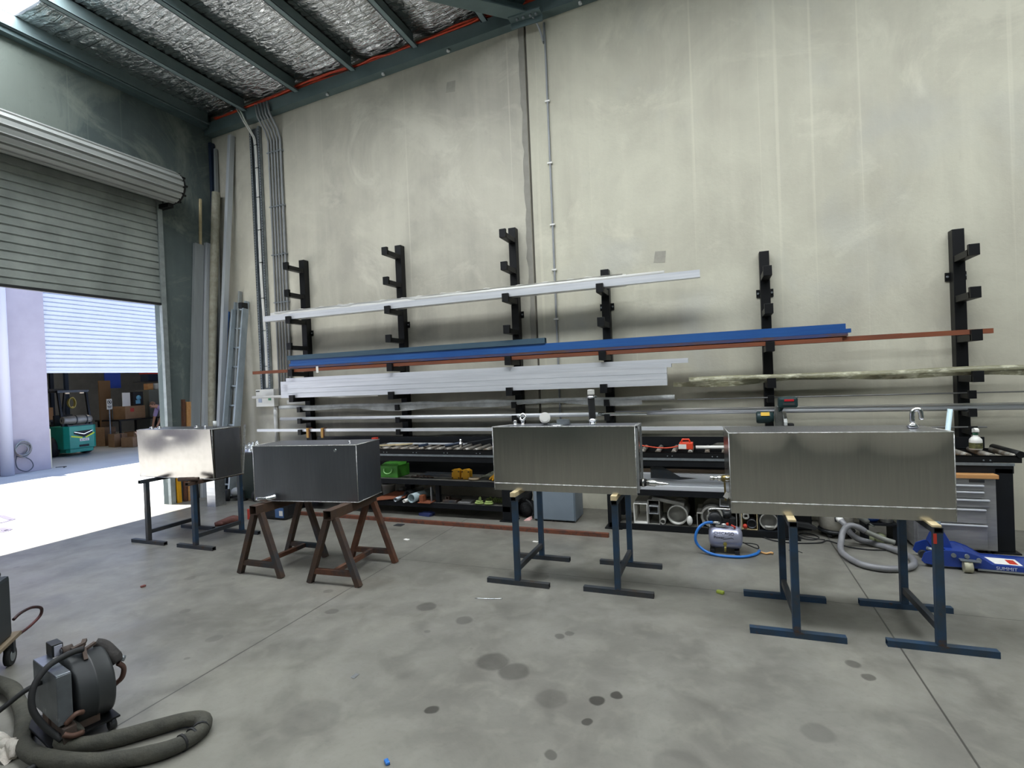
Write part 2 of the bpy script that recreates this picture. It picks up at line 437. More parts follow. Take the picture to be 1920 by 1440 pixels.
# ---- roof: foil blanket over purlins, with translucent skylight sheets let in
M['purlin'] = mat('grey_green_painted_steel', '7d8f92', .5, .2, '869799', 3)
M['purlin_dark'] = mat('grey_painted_beam', '5c6d6f', .5, .2, '66787a', 3)
foil = bpy.data.materials.new('foil_insulation'); foil.use_nodes = True
t = foil.node_tree; b = t.nodes['Principled BSDF']; b.inputs['Metallic'].default_value = .95; b.inputs['Roughness'].default_value = .16
tc = nd(t, 'ShaderNodeTexCoord')
n1 = nd(t, 'ShaderNodeTexNoise'); n1.inputs['Scale'].default_value = 9.; n1.inputs['Detail'].default_value = 4.; n1.inputs['Roughness'].default_value = .65; n1.inputs['Distortion'].default_value = .8
n2 = nd(t, 'ShaderNodeTexNoise'); n2.inputs['Scale'].default_value = 2.; n2.inputs['Detail'].default_value = 4.
mp = nd(t, 'ShaderNodeMapping'); mp.inputs['Scale'].default_value = (1, 3.2, 1)
t.links.new(tc.outputs['Object'], mp.inputs['Vector']); t.links.new(mp.outputs['Vector'], n1.inputs['Vector']); t.links.new(tc.outputs['Object'], n2.inputs['Vector'])
bp = nd(t, 'ShaderNodeBump'); bp.inputs['Strength'].default_value = 1.; bp.inputs['Distance'].default_value = .03
t.links.new(n1.outputs['Fac'], bp.inputs['Height']); t.links.new(bp.outputs['Normal'], b.inputs['Normal'])
cr = nd(t, 'ShaderNodeMix', data_type='RGBA'); cr.inputs['A'].default_value = lin('eceeee'); cr.inputs['B'].default_value = lin('cfd1d2')
t.links.new(n2.outputs['Fac'], cr.inputs['Factor'])
# reinforcing scrim: a square mesh of dark threads
br = nd(t, 'ShaderNodeTexBrick'); br.offset = 0.; br.inputs['Scale'].default_value = 1.; br.inputs['Mortar Size'].default_value = .004; br.inputs['Brick Width'].default_value = .3; br.inputs['Row Height'].default_value = .15
br.inputs['Color1'].default_value = br.inputs['Color2'].default_value = (0, 0, 0, 1); br.inputs['Mortar'].default_value = (1, 1, 1, 1)
t.links.new(tc.outputs['Object'], br.inputs['Vector'])
cm = nd(t, 'ShaderNodeMix', data_type='RGBA'); cm.inputs['B'].default_value = lin('8a8b8a'); t.links.new(br.outputs['Color'], cm.inputs['Factor']); t.links.new(cr.outputs['Result'], cm.inputs['A'])
t.links.new(cm.outputs['Result'], b.inputs['Base Color'])
M['foil'] = foil
sky_sheet = bpy.data.materials.new('translucent_skylight_sheet'); sky_sheet.use_nodes = True
t = sky_sheet.node_tree; b = t.nodes['Principled BSDF']; b.inputs['Base Color'].default_value = lin('e8eef2')
b.inputs['Emission Color'].default_value = (.93, .97, 1., 1); b.inputs['Emission Strength'].default_value = SKY_E = 18.
M['skylight'] = sky_sheet
SKY = [(2.55, 3.68), (-3.3, -2.6)]
PUR = [-7.59 + 1.0 * i for i in range(0, 15)]      # purlin lines
PUR[0] = -7.36
def sag(x, y):
    # the blanket hangs a little between purlins and is quilted along its length
    k = (x - XL) % 1.0
    m_ = math.sin(PI * ((x + 6.59) % 1.0))
    q = math.sin(y * 27 + math.sin(x * 4.1) * 1.3 + .6 * math.sin(y * 5.3))
    return -.05 * m_ + .013 * (abs(q) ** .5) * (.35 + m_) * (1 + .5 * math.sin(x * 2.3 + y * 3.1)) + .006 * math.sin(y * 61 + x * 13 + 2 * math.sin(x * 7)) + .004 * math.sin(x * 23 + y * 9)
bands = []; y = YF
for a, bb in sorted(SKY):
    bands.append((y, a)); y = bb
bands.append((y, YB))
ce = MB()
for a, bb in bands:
    nv = max(2, int((bb - a) / .02)); nu = 200
    if bb < 0: nv = max(2, int((bb - a) / .3)); nu = 30
    ce.grid(lambda u, v: (XL + (XR - XL) * u, a + (bb - a) * v, roof_z(XL + (XR - XL) * u) + .21 + sag(XL + (XR - XL) * u, a + (bb - a) * v)), nu, nv)
ce.box((XL - .3, YF - .2, roof_z(XL - .3) + .5), (XL - .29, YF - .19, roof_z(XL) + .51))
to_world(struct('ceiling', ce, M['foil']))
ro = MB()                                    # metal roof deck above, closed except at the skylight sheets
for a, bb in bands:
    ro.face([(XL - .3, a, roof_z(XL - .3) + .33), (XR + .3, a, roof_z(XR + .3) + .33), (XR + .3, bb, roof_z(XR + .3) + .33), (XL - .3, bb, roof_z(XL - .3) + .33)])
ro.face([(XL - .3, YB, roof_z(XL - .3) + .33), (XR + .3, YB, roof_z(XR + .3) + .33), (XR + .3, YB + .5, roof_z(XR + .3) + .33), (XL - .3, YB + .5, roof_z(XL - .3) + .33)])
struct('ceiling_deck', ro, M['galv'])
for i, (a, bb) in enumerate(SKY):
    s_ = MB().face([(XL - .25, a - .02, roof_z(XL - .25) + .24), (XR + .1, a - .02, roof_z(XR) + .24), (XR + .1, bb + .02, roof_z(XR) + .24), (XL - .25, bb + .02, roof_z(XL - .25) + .24)])
    struct('window_%d' % (i + 1), s_, M['skylight'])
for i, x in enumerate(PUR):
    z = roof_z(x); p = MB()
    w = .075
    p.box((x - .006, YF, z), (x + .006, YB - .12, z + .2))
    p.box((x - .006, YF, z), (x + w, YB - .12, z + .008)); p.box((x + w - .006, YF, z), (x + w, YB - .12, z + .022))
    p.box((x - w, YF, z + .192), (x + .006, YB - .12, z + .2))
    struct('roof_purlin', p, M['purlin'])
# ledger beam bolted along the top of the back wall, following the roof slope
bm_ = MB()
def led(x, dz): return roof_z(x) - .03 + dz
x0, x1 = XL, XR
bm_.hexa([(x0, 6.12, 5.655), (x1, 6.12, 5.655 + .0545 * (x1 - x0)), (x1, YB, 5.655 + .0545 * (x1 - x0)), (x0, YB, 5.655), (x0, 6.12, 5.825), (x1, 6.12, 5.825 + .0545 * (x1 - x0)), (x1, YB, 5.825 + .0545 * (x1 - x0)), (x0, YB, 5.825)])
beam = struct('trim_3', bm_, M['purlin_dark'])
M['bolt'] = mat('zinc_bolt', 'd6d9da', .4, .3)
def ledz(x): return 5.655 + .0545 * (x - XL)
for x in (-5.05, -4.1, -3.1, -2.2, -1.35, -.5):
    MB().cyl((x, 6.17, ledz(x)), (x, 6.17, ledz(x) - .03), .022, seg=6).build('bolt', M['bolt'], beam)
# ledger along the left wall head
struct('trim_4', MB().box((XL, YF, 5.74), (XL + .1, YB - .14, 5.84)), M['purlin_dark'])
# diagonal roof brace bolted to the wall ledger
br_ = MB().bar((-2.03, 6.08, 5.955), (-6.1, 1.95, 5.80), .2, .016)
br_.bar((-2.03, 6.08, 6.03), (-6.1, 1.95, 5.87), .012, .16).bar((-2.03, 6.08, 6.1), (-6.1, 1.95, 5.94), .2, .012)
struct('roof_brace', br_, M['purlin_dark'])
gus = MB().box((-2.2, 6.0, 5.93), (-1.8, 6.12, 5.95)).box((-2.2, 6.11, 5.86), (-1.8, 6.125, 6.08))
gu = struct('brace_bracket', gus, M['purlin_dark'])
for x in (-2.1, -2.02, -1.93, -1.86): MB().cyl((x, 6.05, 5.93), (x, 6.05, 5.905), .016, seg=6).build('bolt', M['galv'], gu)

# ---- our roller door: curtain, drum, guide
M['door'] = mat('grey_roller_door', 'a3a9a4', .45, .2, '868c88', 2)
M['drum'] = mat('pale_grey_roller_door', 'a3a6a3', .45, .1, '9a9d9a', 2)
dr = bpy.data.objects.new('door_1', None); COL.objects.link(dr); dr.location = (XL, (DY0 + DY1) / 2, 0); dr['kind'] = 'structure'
def corrugated(z0, z1, pitch, y0, y1, x, depth, sgn=1):
    """roller door profile: flat slats with narrow grooves"""
    prof = []; z = z0
    while z < z1 - 1e-6:
        prof += [(0, z), (0, z + pitch * .62), (-depth, z + pitch * .70), (-depth, z + pitch * .78), (depth * .2, z + pitch * .86), (depth * .2, z + pitch * .97)]
        z += pitch
    prof.append((0, z1))
    return [(x + sgn * d, zz) for d, zz in prof]
pr = corrugated(2.90, 4.60, .1, DY0, DY1, XL + .03, .014)
cu = MB()
for (xa, za), (xb, zb) in zip(pr, pr[1:]):
    cu.face([(xa, DY0 - .04, za), (xa, DY1 + .03, za), (xb, DY1 + .03, zb), (xb, DY0 - .04, zb)])
    cu.face([(xa - .02, DY0 - .04, za), (xa - .02, DY1 + .03, za), (xb - .02, DY1 + .03, zb), (xb - .02, DY0 - .04, zb)])
cu.build('door_curtain', M['door'], dr)
MB().box((XL - .005, DY0 - .04, 2.865), (XL + .045, DY1 + .03, 2.90), .004).build('bottom_rail', M['black_plastic'], dr)
dm = MB(); prof = []
N = 15
for k in range(N):
    a0 = 2 * PI * k / N
    for fa, rr in ((0, .222), (.55, .222), (.66, .199), (.78, .199), (.9, .228)):
        prof.append((a0 + fa * 2 * PI / N, rr))
ring0 = [(XL + .27 + r * math.cos(a), 0, 4.53 + r * math.sin(a)) for a, r in prof]
for (p, q) in zip(ring0, ring0[1:] + ring0[:1]):
    dm.face([(p[0], DY0 - .1, p[2]), (p[0], DY1 + .09, p[2]), (q[0], DY1 + .09, q[2]), (q[0], DY0 - .1, q[2])])
dm.build('curtain_roll', M['drum'], dr)
e = MB().cyl((XL + .27, DY1 + .09, 4.53), (XL + .27, DY1 + .125, 4.53), .215, seg=40)
for k in range(10):
    a = 2 * PI * k / 10; e.box((XL + .27 + .21 * math.cos(a) - .012, DY1 + .09, 4.53 + .21 * math.sin(a) - .012), (XL + .27 + .21 * math.cos(a) + .012, DY1 + .15, 4.53 + .21 * math.sin(a) + .012))
e.build('drum_end', M['black'], dr)
MB().box((XL, DY1 + .02, 4.25), (XL + .25, DY1 + .1, 4.31)).box((XL, DY1 + .05, 4.25), (XL + .04, DY1 + .11, 4.75)).build('drum_bracket', M['black'], dr)
M['guide'] = mat('galvanised_guide', '9da4a3', .5, .3, '8b9291', 12)
for y0 in (DY1 + .0, DY0 - .07):
    MB().box((XL, y0, 0), (XL + .055, y0 + .07, 4.42)).build('guide_rail', M['guide'], dr)

# ------------------------------------------------------------------ outside
M['road'] = concrete('sunlit_driveway_concrete', 'b4b5b2', 'c0c0bc', 'a7a8a6', .2)
rd = struct('floor_outside', MB().box((-34, -22, -.24), (XL - .17, 40, -.004)), M['road']); to_world(rd)
M['facade'] = mat('painted_facade', 'a79fa7', .8, 0, '9f979f', 2)
FX = -14.2
fa = MB().box((FX - .25, -14, 0), (FX, 7.36, 8.3)).box((FX - .25, 12.6, 0), (FX, 30, 8.3)).box((FX - .25, 7.36, 4.7), (FX, 12.6, 8.3))
to_world(struct('wall_opposite', fa, M['facade']))
op = MB()                                     # shell of the opposite workshop
op.box((-25.2, 3, 0), (-25, 22, 6.5)).box((-25, 2.8, 0), (FX - .25, 3, 6.5)).box((-25, 22, 0), (FX - .25, 22.2, 6.5)).box((-25, 3, 6.3), (FX - .25, 22, 6.5))
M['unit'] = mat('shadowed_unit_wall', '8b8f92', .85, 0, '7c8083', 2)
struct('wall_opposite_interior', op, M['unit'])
M['roller_white'] = mat('white_roller_door', 'c3c6ce', .5, 0, 'bcbfc8', 2)
d2 = bpy.data.objects.new('door_2', None); COL.objects.link(d2); d2.location = (FX, 9.9, 0); d2['kind'] = 'structure'
c2 = MB(); pitch = .1; z = 2.24
prev = None
for k in range(25 * 8 + 1):
    zz = 2.24 + k * pitch / 8; xx = FX - .1 + (.03 if k % 8 < 6 else 0)
    if prev: c2.face([(prev[0], 7.3, prev[1]), (prev[0], 12.65, prev[1]), (xx, 12.65, zz), (xx, 7.3, zz)])
    prev = (xx, zz)
c2.build('door_curtain', M['roller_white'], d2)
MB().box((FX - .13, 7.3, 2.18), (FX - .06, 12.65, 2.24), .005).build('bottom_rail', M['roller_white'], d2)
# dark lilac strips laid on the driveway
mk = MB()
def strip(pts, w):
    for a, bb in zip(pts, pts[1:]): mk.bar((a[0], a[1], .0), (bb[0], bb[1], .0), w, .004)
strip([(-9.6, 3.95), (-9.35, 4.22), (-8.85, 4.12), (-8.80, 3.96), (-8.9, 3.6)], .07)
strip([(-8.6, 3.6), (-8.45, 3.79), (-8.20, 3.78), (-8.19, 3.68), (-8.3, 3.5)], .09)
struct('floor_strip', mk, mat('dark_lilac_strip', '4f4a58', .7))
# small grey patches on the tilt-up panels
for x_, z_, s_ in ((-3.126, 5.454, .075), (-.57, 2.916, .07)):
    pm = MB(); pm.face([(x_ - s_, YB - .0015, z_ - s_ * .8), (x_ + s_ * .8, YB - .0015, z_ - s_), (x_ + s_, YB - .0015, z_ + s_ * .9), (x_ - s_ * .7, YB - .0015, z_ + s_)])
    struct('wall_patch', pm, M['smear2'])
# warm pale bollard-like door post guard at the opening corner
struct('trim_5', MB().box((FX - .24, 7.362, 0), (FX - .1, 7.43, .9)), mat('cream_painted_guard', 'cfc7a4', .6))

# ------------------------------------------------------------------ camera, sun, sky
cam = bpy.data.cameras.new('camera'); co = bpy.data.objects.new('camera', cam); COL.objects.link(co); SC.camera = co
cam.sensor_fit = 'HORIZONTAL'; cam.sensor_width = 36.0; cam.lens = 991.19 / 1920 * 36.0; cam.clip_start = .05; cam.clip_end = 200
yaw, pit, rol = 0.372005, 0.00945604, -0.04174804
fwd = V(-math.sin(yaw) * math.cos(pit), math.cos(yaw) * math.cos(pit), -math.sin(pit)); rt = V(math.cos(yaw), math.sin(yaw), 0); upv = rt.cross(fwd)
r2 = rt * math.cos(rol) + upv * math.sin(rol); u2 = -rt * math.sin(rol) + upv * math.cos(rol)
co.matrix_world = Matrix(((r2.x, u2.x, -fwd.x, 0), (r2.y, u2.y, -fwd.y, 0), (r2.z, u2.z, -fwd.z, 1.6), (0, 0, 0, 1)))
sun = bpy.data.lights.new('sun', 'SUN'); sun.energy = 24.0; sun.angle = math.radians(.53); sun.color = (1., .98, .95)
so = bpy.data.objects.new('sun', sun); COL.objects.link(so)
sd = V(math.cos(math.radians(80.2)), .03, -math.sin(math.radians(80.2)))
so.rotation_euler = sd.to_track_quat('-Z', 'Y').to_euler(); so.location = (-12, 0, 20)
w = bpy.data.worlds.new('world'); SC.world = w; w.use_nodes = True
bg = w.node_tree.nodes['Background']; bg.inputs['Color'].default_value = (.44, .60, 1., 1); bg.inputs['Strength'].default_value = 2.0
SC.view_settings.view_transform = 'Standard'; SC.view_settings.look = 'None'; SC.view_settings.exposure = 0.0; SC.view_settings.gamma = 1.0
SC.view_settings.use_curve_mapping = False
SC.cycles.use_denoising = True
SC.cycles.max_bounces = 8; SC.cycles.diffuse_bounces = 5; SC.cycles.glossy_bounces = 5; SC.cycles.caustics_reflective = False
SC.cycles.sample_clamp_indirect = 6.0
# ------------------------------------------------------------------ tanks on trestles
def stand(name, label, cx, y0, y1, rot=0., over=.0, m_leg='steel_blue_paint', m_foot='steel_dark', m_rail='steel_dark', top=.655, ztop=.69, brace='steel_dark', group=None):
    """H-frame trestle: two T-feet, two posts, low stretcher, hollow top rail"""
    cy = (y0 + y1) / 2
    r = thing(name, label, 'stand', (cx, cy, 0), group)
    fh, w = .036, .042
    for y in (y0, y1):
        MB().shs((cx - .255, y, fh / 2), (cx + .255, y, fh / 2), w, fh).build('foot', M[m_foot], r)
        g = MB().bar((cx, y, fh), (cx, y, top), w, w, up=(0, 1, 0), bev=.003)
        g.build('leg', M[m_leg], r)
    MB().bar((cx, y0 + w / 2, .125), (cx, y1 - w / 2, .125), .03, .04).build('stretcher', M[brace], r)
    MB().shs((cx, y0 - w / 2 - over, (top + ztop) / 2), (cx, y1 + w / 2 + .02, (top + ztop) / 2), .046, ztop - top).build('top_rail', M[m_rail], r)
    r.rotation_euler = (0, 0, rot)
    return r
stand('trestle_stand', 'bare dark steel stand under the left end of the sunlit shiny tank', -5.745, 3.83, 4.40, .0, .05, 'steel_dark', 'steel_dark', 'steel_dark')
stand('trestle_stand', 'blue-chipped steel stand with a pipe offcut, right end of the sunlit shiny tank', -5.04, 3.83, 4.39, .0, .05, 'steel_blue_paint', 'steel_dark', 'rust_dark')
stand('trestle_stand', 'blue stand under the left end of the hose-topped middle tank', -1.505, 3.81, 4.41, .0, .01)
stand('trestle_stand', 'blue and bare steel stand under the right end of the hose-topped middle tank', -.735, 3.84, 4.43, .0, .01)
stand('trestle_stand', 'blue stand under the left end of the wavy-faced right-hand tank', .375, 3.50, 4.06, .02, .0, 'steel_blue_paint', 'steel_blue_paint')
s6 = stand('trestle_stand', 'blue stand with a red patch, right end of the wavy-faced right-hand tank', 1.085, 3.545, 4.10, .03, .0, 'steel_blue_paint', 'steel_blue_paint')
MB().box((1.06, 3.522, .60), (1.075, 3.526, .655)).build('paint_patch', M['red'], s6)
def batten(label, cx, y0, y1, z, h, w=.044):
    return tag(MB().box((cx - w / 2, y0, z), (cx + w / 2, y1, z + h), .002).build('timber_batten', M['wood_pale']), label, 'batten')
batten('pale timber batten on the left stand of the hose-topped middle tank', -1.505, 3.77, 4.42, .691, .034)
batten('pale timber batten on the right stand of the hose-topped middle tank', -.735, 3.80, 4.44, .691, .034)
batten('thin pale timber strip on the left stand of the wavy-faced right-hand tank', .375, 3.478, 4.06, .691, .012)
batten('thin pale timber strip on the red-patched stand of the right-hand tank', 1.085, 3.52, 4.10, .691, .012)

def sawhorse(label, cx, y0, y1, m_leg, m_low, rot):
    cy = (y0 + y1) / 2
    r = thing('sawhorse', label, 'sawhorse', (cx, cy, 0))
    MB().shs((cx, y0 - .05, .572), (cx, y1 + .05, .572), .076, .076, .005).build('beam', M['rust_dark'], r)
    for y, mm in ((y0, m_leg), (y1, m_low)):
        for s in (-1, 1):
            MB().bar((cx + s * .233, y, .0), (cx + s * .034, y, .54), .046, .046, up=(0, 1, 0), bev=.003).build('leg', M[mm], r)
        MB().bar((cx - .2, y, .1), (cx + .2, y, .1), .036, .042).build('cross_brace', M[m_low], r)
    MB().bar((cx, y0 + .018, .1), (cx, y1 - .018, .1), .036, .036).build('stretcher', M['rust'], r)
    r.rotation_euler = (0, 0, rot)
    return r
sawhorse('rusty A-frame sawhorse under the left end of the dull grey tank', -3.732, 3.42, 3.96, 'rust_dark', 'rust_dark', .0)
sawhorse('redder rusted A-frame sawhorse under the right end of the dull grey tank', -2.965, 3.42, 3.98, 'rust_dark', 'rust', .06)

def tank(label, fl, fr, rr, rl, z0, z1, m, wave=None, lip=None, weld=True, bottom_in=0.0):
    """welded sheet tank: plan corners front-left, front-right, rear-right, rear-left"""
    cx = (fl[0] + fr[0] + rr[0] + rl[0]) / 4; cy = (fl[1] + fr[1] + rr[1] + rl[1]) / 4
    r = thing('aluminium_tank', label, 'tank', (cx, cy, z0))
    FL, FR, RR, RL = [Vector((p[0], p[1], 0)) for p in (fl, fr, rr, rl)]
    up = Vector((0, 0, 1)); nrm = (FR - FL).cross(up).normalized()          # outward from the front face
    def pt(u, v):
        p = FL.lerp(FR, u) + up * (z0 + (z1 - z0) * v)
        if wave: p = p + nrm * wave(u, v)
        return p
    g = MB().grid(pt, 72, 36)
    for a, b in ((FR, RR), (RR, RL), (RL, FL)):
        g.grid(lambda u, v: a.lerp(b, u) + up * (z0 + (z1 - z0) * v), 2, 2, False)
    g.face([p + up * z0 for p in (FL, FR, RR, RL)])
    g.build('tank_body', m, r)
    def top(u, v):
        p = (FL.lerp(FR, u)).lerp(RL.lerp(RR, u), v)
        return p + up * (z1 + .003 * math.sin(PI * u) * math.sin(PI * v))
    t = MB().grid(top, 20, 6)
    t.build('top_plate', M['alu_dark'], r)
    wb = MB(); e = .005
    for a, b in ((FL, FR), (FR, RR), (RL, FL)):
        wb.tube([a + up * (z1 - .001), b + up * (z1 - .001)], e * .8, 6)
    for a in (FL, FR): wb.tube([a + up * z0, a + up * z1], e * .55, 6)
    if lip:
        n = 40
        wb.tube([FL.lerp(FR, k / n) + up * (z0 + lip) + nrm * .001 for k in range(n + 1)], [e * (.75 + .25 * math.sin(k * 2.1)) for k in range(n + 1)], 6)
    else:
        wb.tube([FL + up * (z0 + .002), FR + up * (z0 + .002)], e * .7, 6); wb.tube([FR + up * (z0 + .002), RR + up * (z0 + .002)], e * .7, 6)
    wb.build('weld_seam', M['alu_weld'], r)
    return r
def w1_(u, v):
    g = lambda a, b, sa, sb: math.exp(-((u - a) / sa) ** 2 - ((v - b) / sb) ** 2)
    return .020 * v + .0035 * math.sin(PI * u) * math.sin(PI * v) - .0085 * g(.24, .86, .16, .26) - .0075 * g(.62, 1.02, .20, .22) + .003 * g(.46, .88, .08, .07) + .0015 * math.sin(6 * PI * u) * v * (1 - v)
t1 = tank('small shiny tank by the roller door, its face lit white by the sunny ground', (-5.985, 3.93), (-4.865, 3.93), (-4.865, 4.29), (-5.985, 4.29), .695, 1.212, M['alu_sunlit'], w1_)
# its right end is a dark panel framed by a folded rim
g = MB().box((-4.862, 3.95, .705), (-4.858, 4.26, 1.20)); g.build('end_panel', M['alu_dark'], t1)
g = MB().bar((-4.866, 4.285, .695), (-4.82, 4.30, 1.225), .02, .012, up=(0, 1, 0)); g.build('rear_rim', M['alu_weld'], t1)
def w2_(u, v): return .0025 * math.sin(PI * u) * math.sin(PI * v) + .0008 * math.sin(7 * PI * u) * math.sin(PI * v)
t2 = tank('dull dark grey tank standing on the two rusty sawhorses', (-3.878, 3.53), (-2.862, 3.66), (-2.912, 4.06), (-3.93, 3.93), .612, 1.10, M['alu_dark'], w2_)
def w3_(u, v): return .004 * math.sin(PI * u) * math.sin(PI * v) + .001 * math.sin(4 * PI * u + 1) * math.sin(PI * v)
t3 = tank('middle grey tank with a black hose standing up from its top', (-1.686, 3.85), (-.572, 3.85), (-.577, 4.10), (-1.56, 4.10), .726, 1.226, M['alu_sheet'], w3_, lip=.055)
def w4_(u, v):
    lobe = max(math.exp(-((u - c) / w) ** 4) * h for c, w, h in ((.165, .11, 1.), (.49, .14, 1.), (.80, .16, 1.2)))
    t_ = max(0., v - (1 - .27 * lobe ** .5)) / .27
    return .003 * math.sin(PI * u) * math.sin(PI * v) + .016 * t_ * t_ * (1 if lobe > .02 else 0)
t4 = tank('long right-hand tank with a scalloped reflection along its face', (.048, 3.56), (1.205, 3.61), (1.15, 4.0), (.02, 3.98), .704, 1.206, M['alu_sheet'], w4_, lip=.072)

# fittings
def nipple(p, parent, r=.014, h=.045, name='breather_nipple'):
    x, y, z = p
    MB().lathe([(0, 0), (r * 1.25, 0), (r * 1.25, h * .3), (r * .8, h * .34), (r * .8, h * .5), (r, h * .55), (r, h * .9), (r * .6, h), (0, h)], p, seg=12).build(name, M['chrome'], parent)
nipple((-1.52, 3.93, 1.226), t3); nipple((-1.455, 3.93, 1.226), t3)
g = MB().tube([(-1.455 + .022 * math.cos(a), 3.93 + .012 * math.sin(a), 1.295 + .024 * math.sin(a)) for a in [2 * PI * k / 16 for k in range(16)]], .009, 8, closed=True)
g.build('lifting_eye', M['chrome'], t3)
g = MB().cyl((-1.30, 4.03, 1.27), (-1.285, 3.975, 1.285), .043, seg=24); g.cyl((-1.285, 3.975, 1.285), (-1.284, 3.971, 1.286), .034, seg=24)
g.build('filler_cap', M['white_plastic'], t3)
t_ = thing('level_sender', 'small metal plate fitting lying on top of the middle tank', 'fitting', (-1.14, 3.94, 1.228))
MB().lathe([(0, 0), (.05, 0), (.05, .006), (0, .006)], (-1.165, 3.91, 1.228), seg=20).build('flange', M['alu_bright'], t_)
MB().box((-1.18, 3.945, 1.238), (-1.08, 3.965, 1.272)).box((-1.24, 3.95, 1.23), (-1.08, 3.99, 1.238)).build('bracket_plate', M['galv'], t_)
hx, hy = -.895, 3.94
h_ = thing('filler_hose', 'upright black rubber hose with a white end on top of the middle tank', 'hose', (hx, hy, 1.226))
MB().lathe([(0, 0), (.034, 0), (.03, .012), (.026, .02), (.026, .05), (0, .05)], (hx, hy, 1.226), seg=16).build('spigot', M['alu_bright'], h_)
MB().tube([(hx, hy, 1.25), (hx - .002, hy, 1.33), (hx - .005, hy, 1.40), (hx - .006, hy, 1.455)], .026, 14, 3).build('rubber_sleeve', M['black_rubber'], h_)
for z in (1.262, 1.44): MB().lathe([(.027, -.007), (.031, -.007), (.031, .007), (.027, .007)], (hx - (z - 1.25) * .03, hy, z), seg=16).box((hx + .026, hy - .012, z - .006), (hx + .042, hy + .006, z + .006)).build('hose_clamp', M['chrome'], h_)
MB().box((hx - .028, hy - .022, 1.455), (hx + .018, hy + .022, 1.495), .005).build('end_cap', M['white_plastic'], h_)
g = MB().cyl((-.57, 3.95, .80), (-.52, 3.95, .80), .027, seg=14); g.build('outlet_hose', M['black_rubber'], t3)
MB().lathe([(.029, 0), (.033, .0), (.033, .014), (.029, .014)], (-.545, 3.95, .80), (1, 0, 0), 14).build('hose_clamp', M['chrome'], t3)
MB().lathe([(0, 0), (.024, 0), (.024, .07), (.017, .08), (.014, .085), (.016, .09), (.012, .11), (.014, .115), (.01, .14), (.006, .165), (0, .17)], (-.525, 3.95, .80), (1, -.05, -.03), 14).build('outlet_nozzle', M['chrome'], t3)
MB().box((-.572, 3.862, .74), (-.556, 3.876, 1.222)).box((-.572, 4.08, .74), (-.556, 4.094, 1.222)).box((-.572, 3.862, 1.21), (-.556, 4.094, 1.226)).build('end_rim', M['alu'], t3)
MB().lathe([(0, 0), (.022, 0), (.022, .03), (.014, .032), (.014, .05), (.019, .052), (.019, .075), (.011, .08), (.011, .1), (.016, .103), (.015, .125), (0, .128)], (.05, 3.75, .885), (-1, 0, 0), 14).build('drain_valve', M['chrome'], t4)
MB().cyl((.05, 3.75, .885), (.0, 3.75, .885), .024, seg=6).bar((.015, 3.75, .86), (.018, 3.75, .74), .012, .02, up=(0, 1, 0)).build('valve_body', mat('dull_brass', '8a7a4c', .35, .9), t4)
MB().obox((.025, 3.74, .775), (.03, .002, .04), (0, .5, 0)).build('paper_tag', M['paper'], t4)
MB().lathe([(0, 0), (.02, 0), (.034, .01), (.02, .03), (.012, .04), (0, .04)], (1.07, 3.80, 1.205), seg=14).tube([(1.07, 3.80, 1.24), (1.07, 3.80, 1.29), (1.08, 3.80, 1.315), (1.105, 3.79, 1.315), (1.112, 3.79, 1.26)], .014, 10, 4).build('breather_pipe', M['chrome'], t4)
MB().cyl((-3.06, 3.645, 1.055), (-3.06, 3.63, 1.055), .013, seg=14).build('blanking_plug', M['alu_bright'], t2)
nipple((-2.99, 3.74, 1.10), t2, .012, .025, 'threaded_boss')
MB().tube([(-3.66, 3.55, .655), (-3.68, 3.50, .648), (-3.71, 3.487, .646), (-3.79, 3.474, .644)], [.026, .022, .02, .019], 12, 4, wall=.25).build('outlet_elbow', M['alu_bright'], t2)
for x, y in ((-5.9, 4.02), (-5.83, 4.06), (-5.3, 4.1)): nipple((x, y, 1.213), t1, .02, .022, 'threaded_boss')
MB().cyl((-5.12, 4.06, 1.213), (-5.12, 4.06, 1.24), .012, seg=10).build('vent_stub', M['alu_bright'], t1)
MB().cyl((-5.0, 4.08, 1.213), (-5.0, 4.08, 1.285), .018, seg=12).build('sight_tube', M['clear_wrap'], t1)
g = MB().tube([(-5.19, 3.79, .713), (-5.06, 3.83, .713), (-5.035, 3.84, .713)], .021, 12, wall=.2).tube([(-5.08, 3.80, .713), (-4.98, 3.85, .713)], .02, 12, wall=.2)
tag(g.build('pipe_offcut', M['rust_dark']), 'short dull pipe offcut lying on a stand under the sunlit tank', 'pipe')
# ------------------------------------------------------------------ wall rack
LIPS = [3.383, 2.997, 2.62, 2.244, 1.867, 1.501]
SMALL = [1.323, 1.158, .997]
def rack_post(x, top, first, side, label):
    r = thing('rack_post', label, 'rack', (x, YB, 0), 'cantilever posts of the stock rack')
    MB().box((x - .047, 6.15, 0), (x + .047, YB - .002, top), .004).build('upright', M['black'], r)
    for z in LIPS[first:]:
        a = MB().box((x - .04, 5.845, z - .1), (x + .04, 6.151, z - .04), .003).build('arm', M['black'], r)
        MB().box((x - .04, 5.83, z - .1), (x + .04, 5.87, z), .003).build('lip', M['black'], a)
    for z in SMALL:
        a = MB().box((x - .03, 5.975, z - .075), (x + .03, 6.151, z - .03), .003).build('arm', M['black'], r)
        MB().box((x - .03, 5.96, z - .075), (x + .03, 5.99, z), .003).build('lip', M['black'], a)
    for s in ((1,) if side == 0 else (-1, 1)):
        l = MB().box((x + s * .047 - (.036 if s < 0 else 0), YB - .014, 2.36), (x + s * .047 + (.036 if s > 0 else 0), YB - .002, 2.44)).build('fixing_lug', M['black'], r)
        MB().cyl((x + s * .067, YB - .014, 2.40), (x + s * .067, YB - .028, 2.40), .011, seg=6).build('bolt', M['galv'], l)
    return r
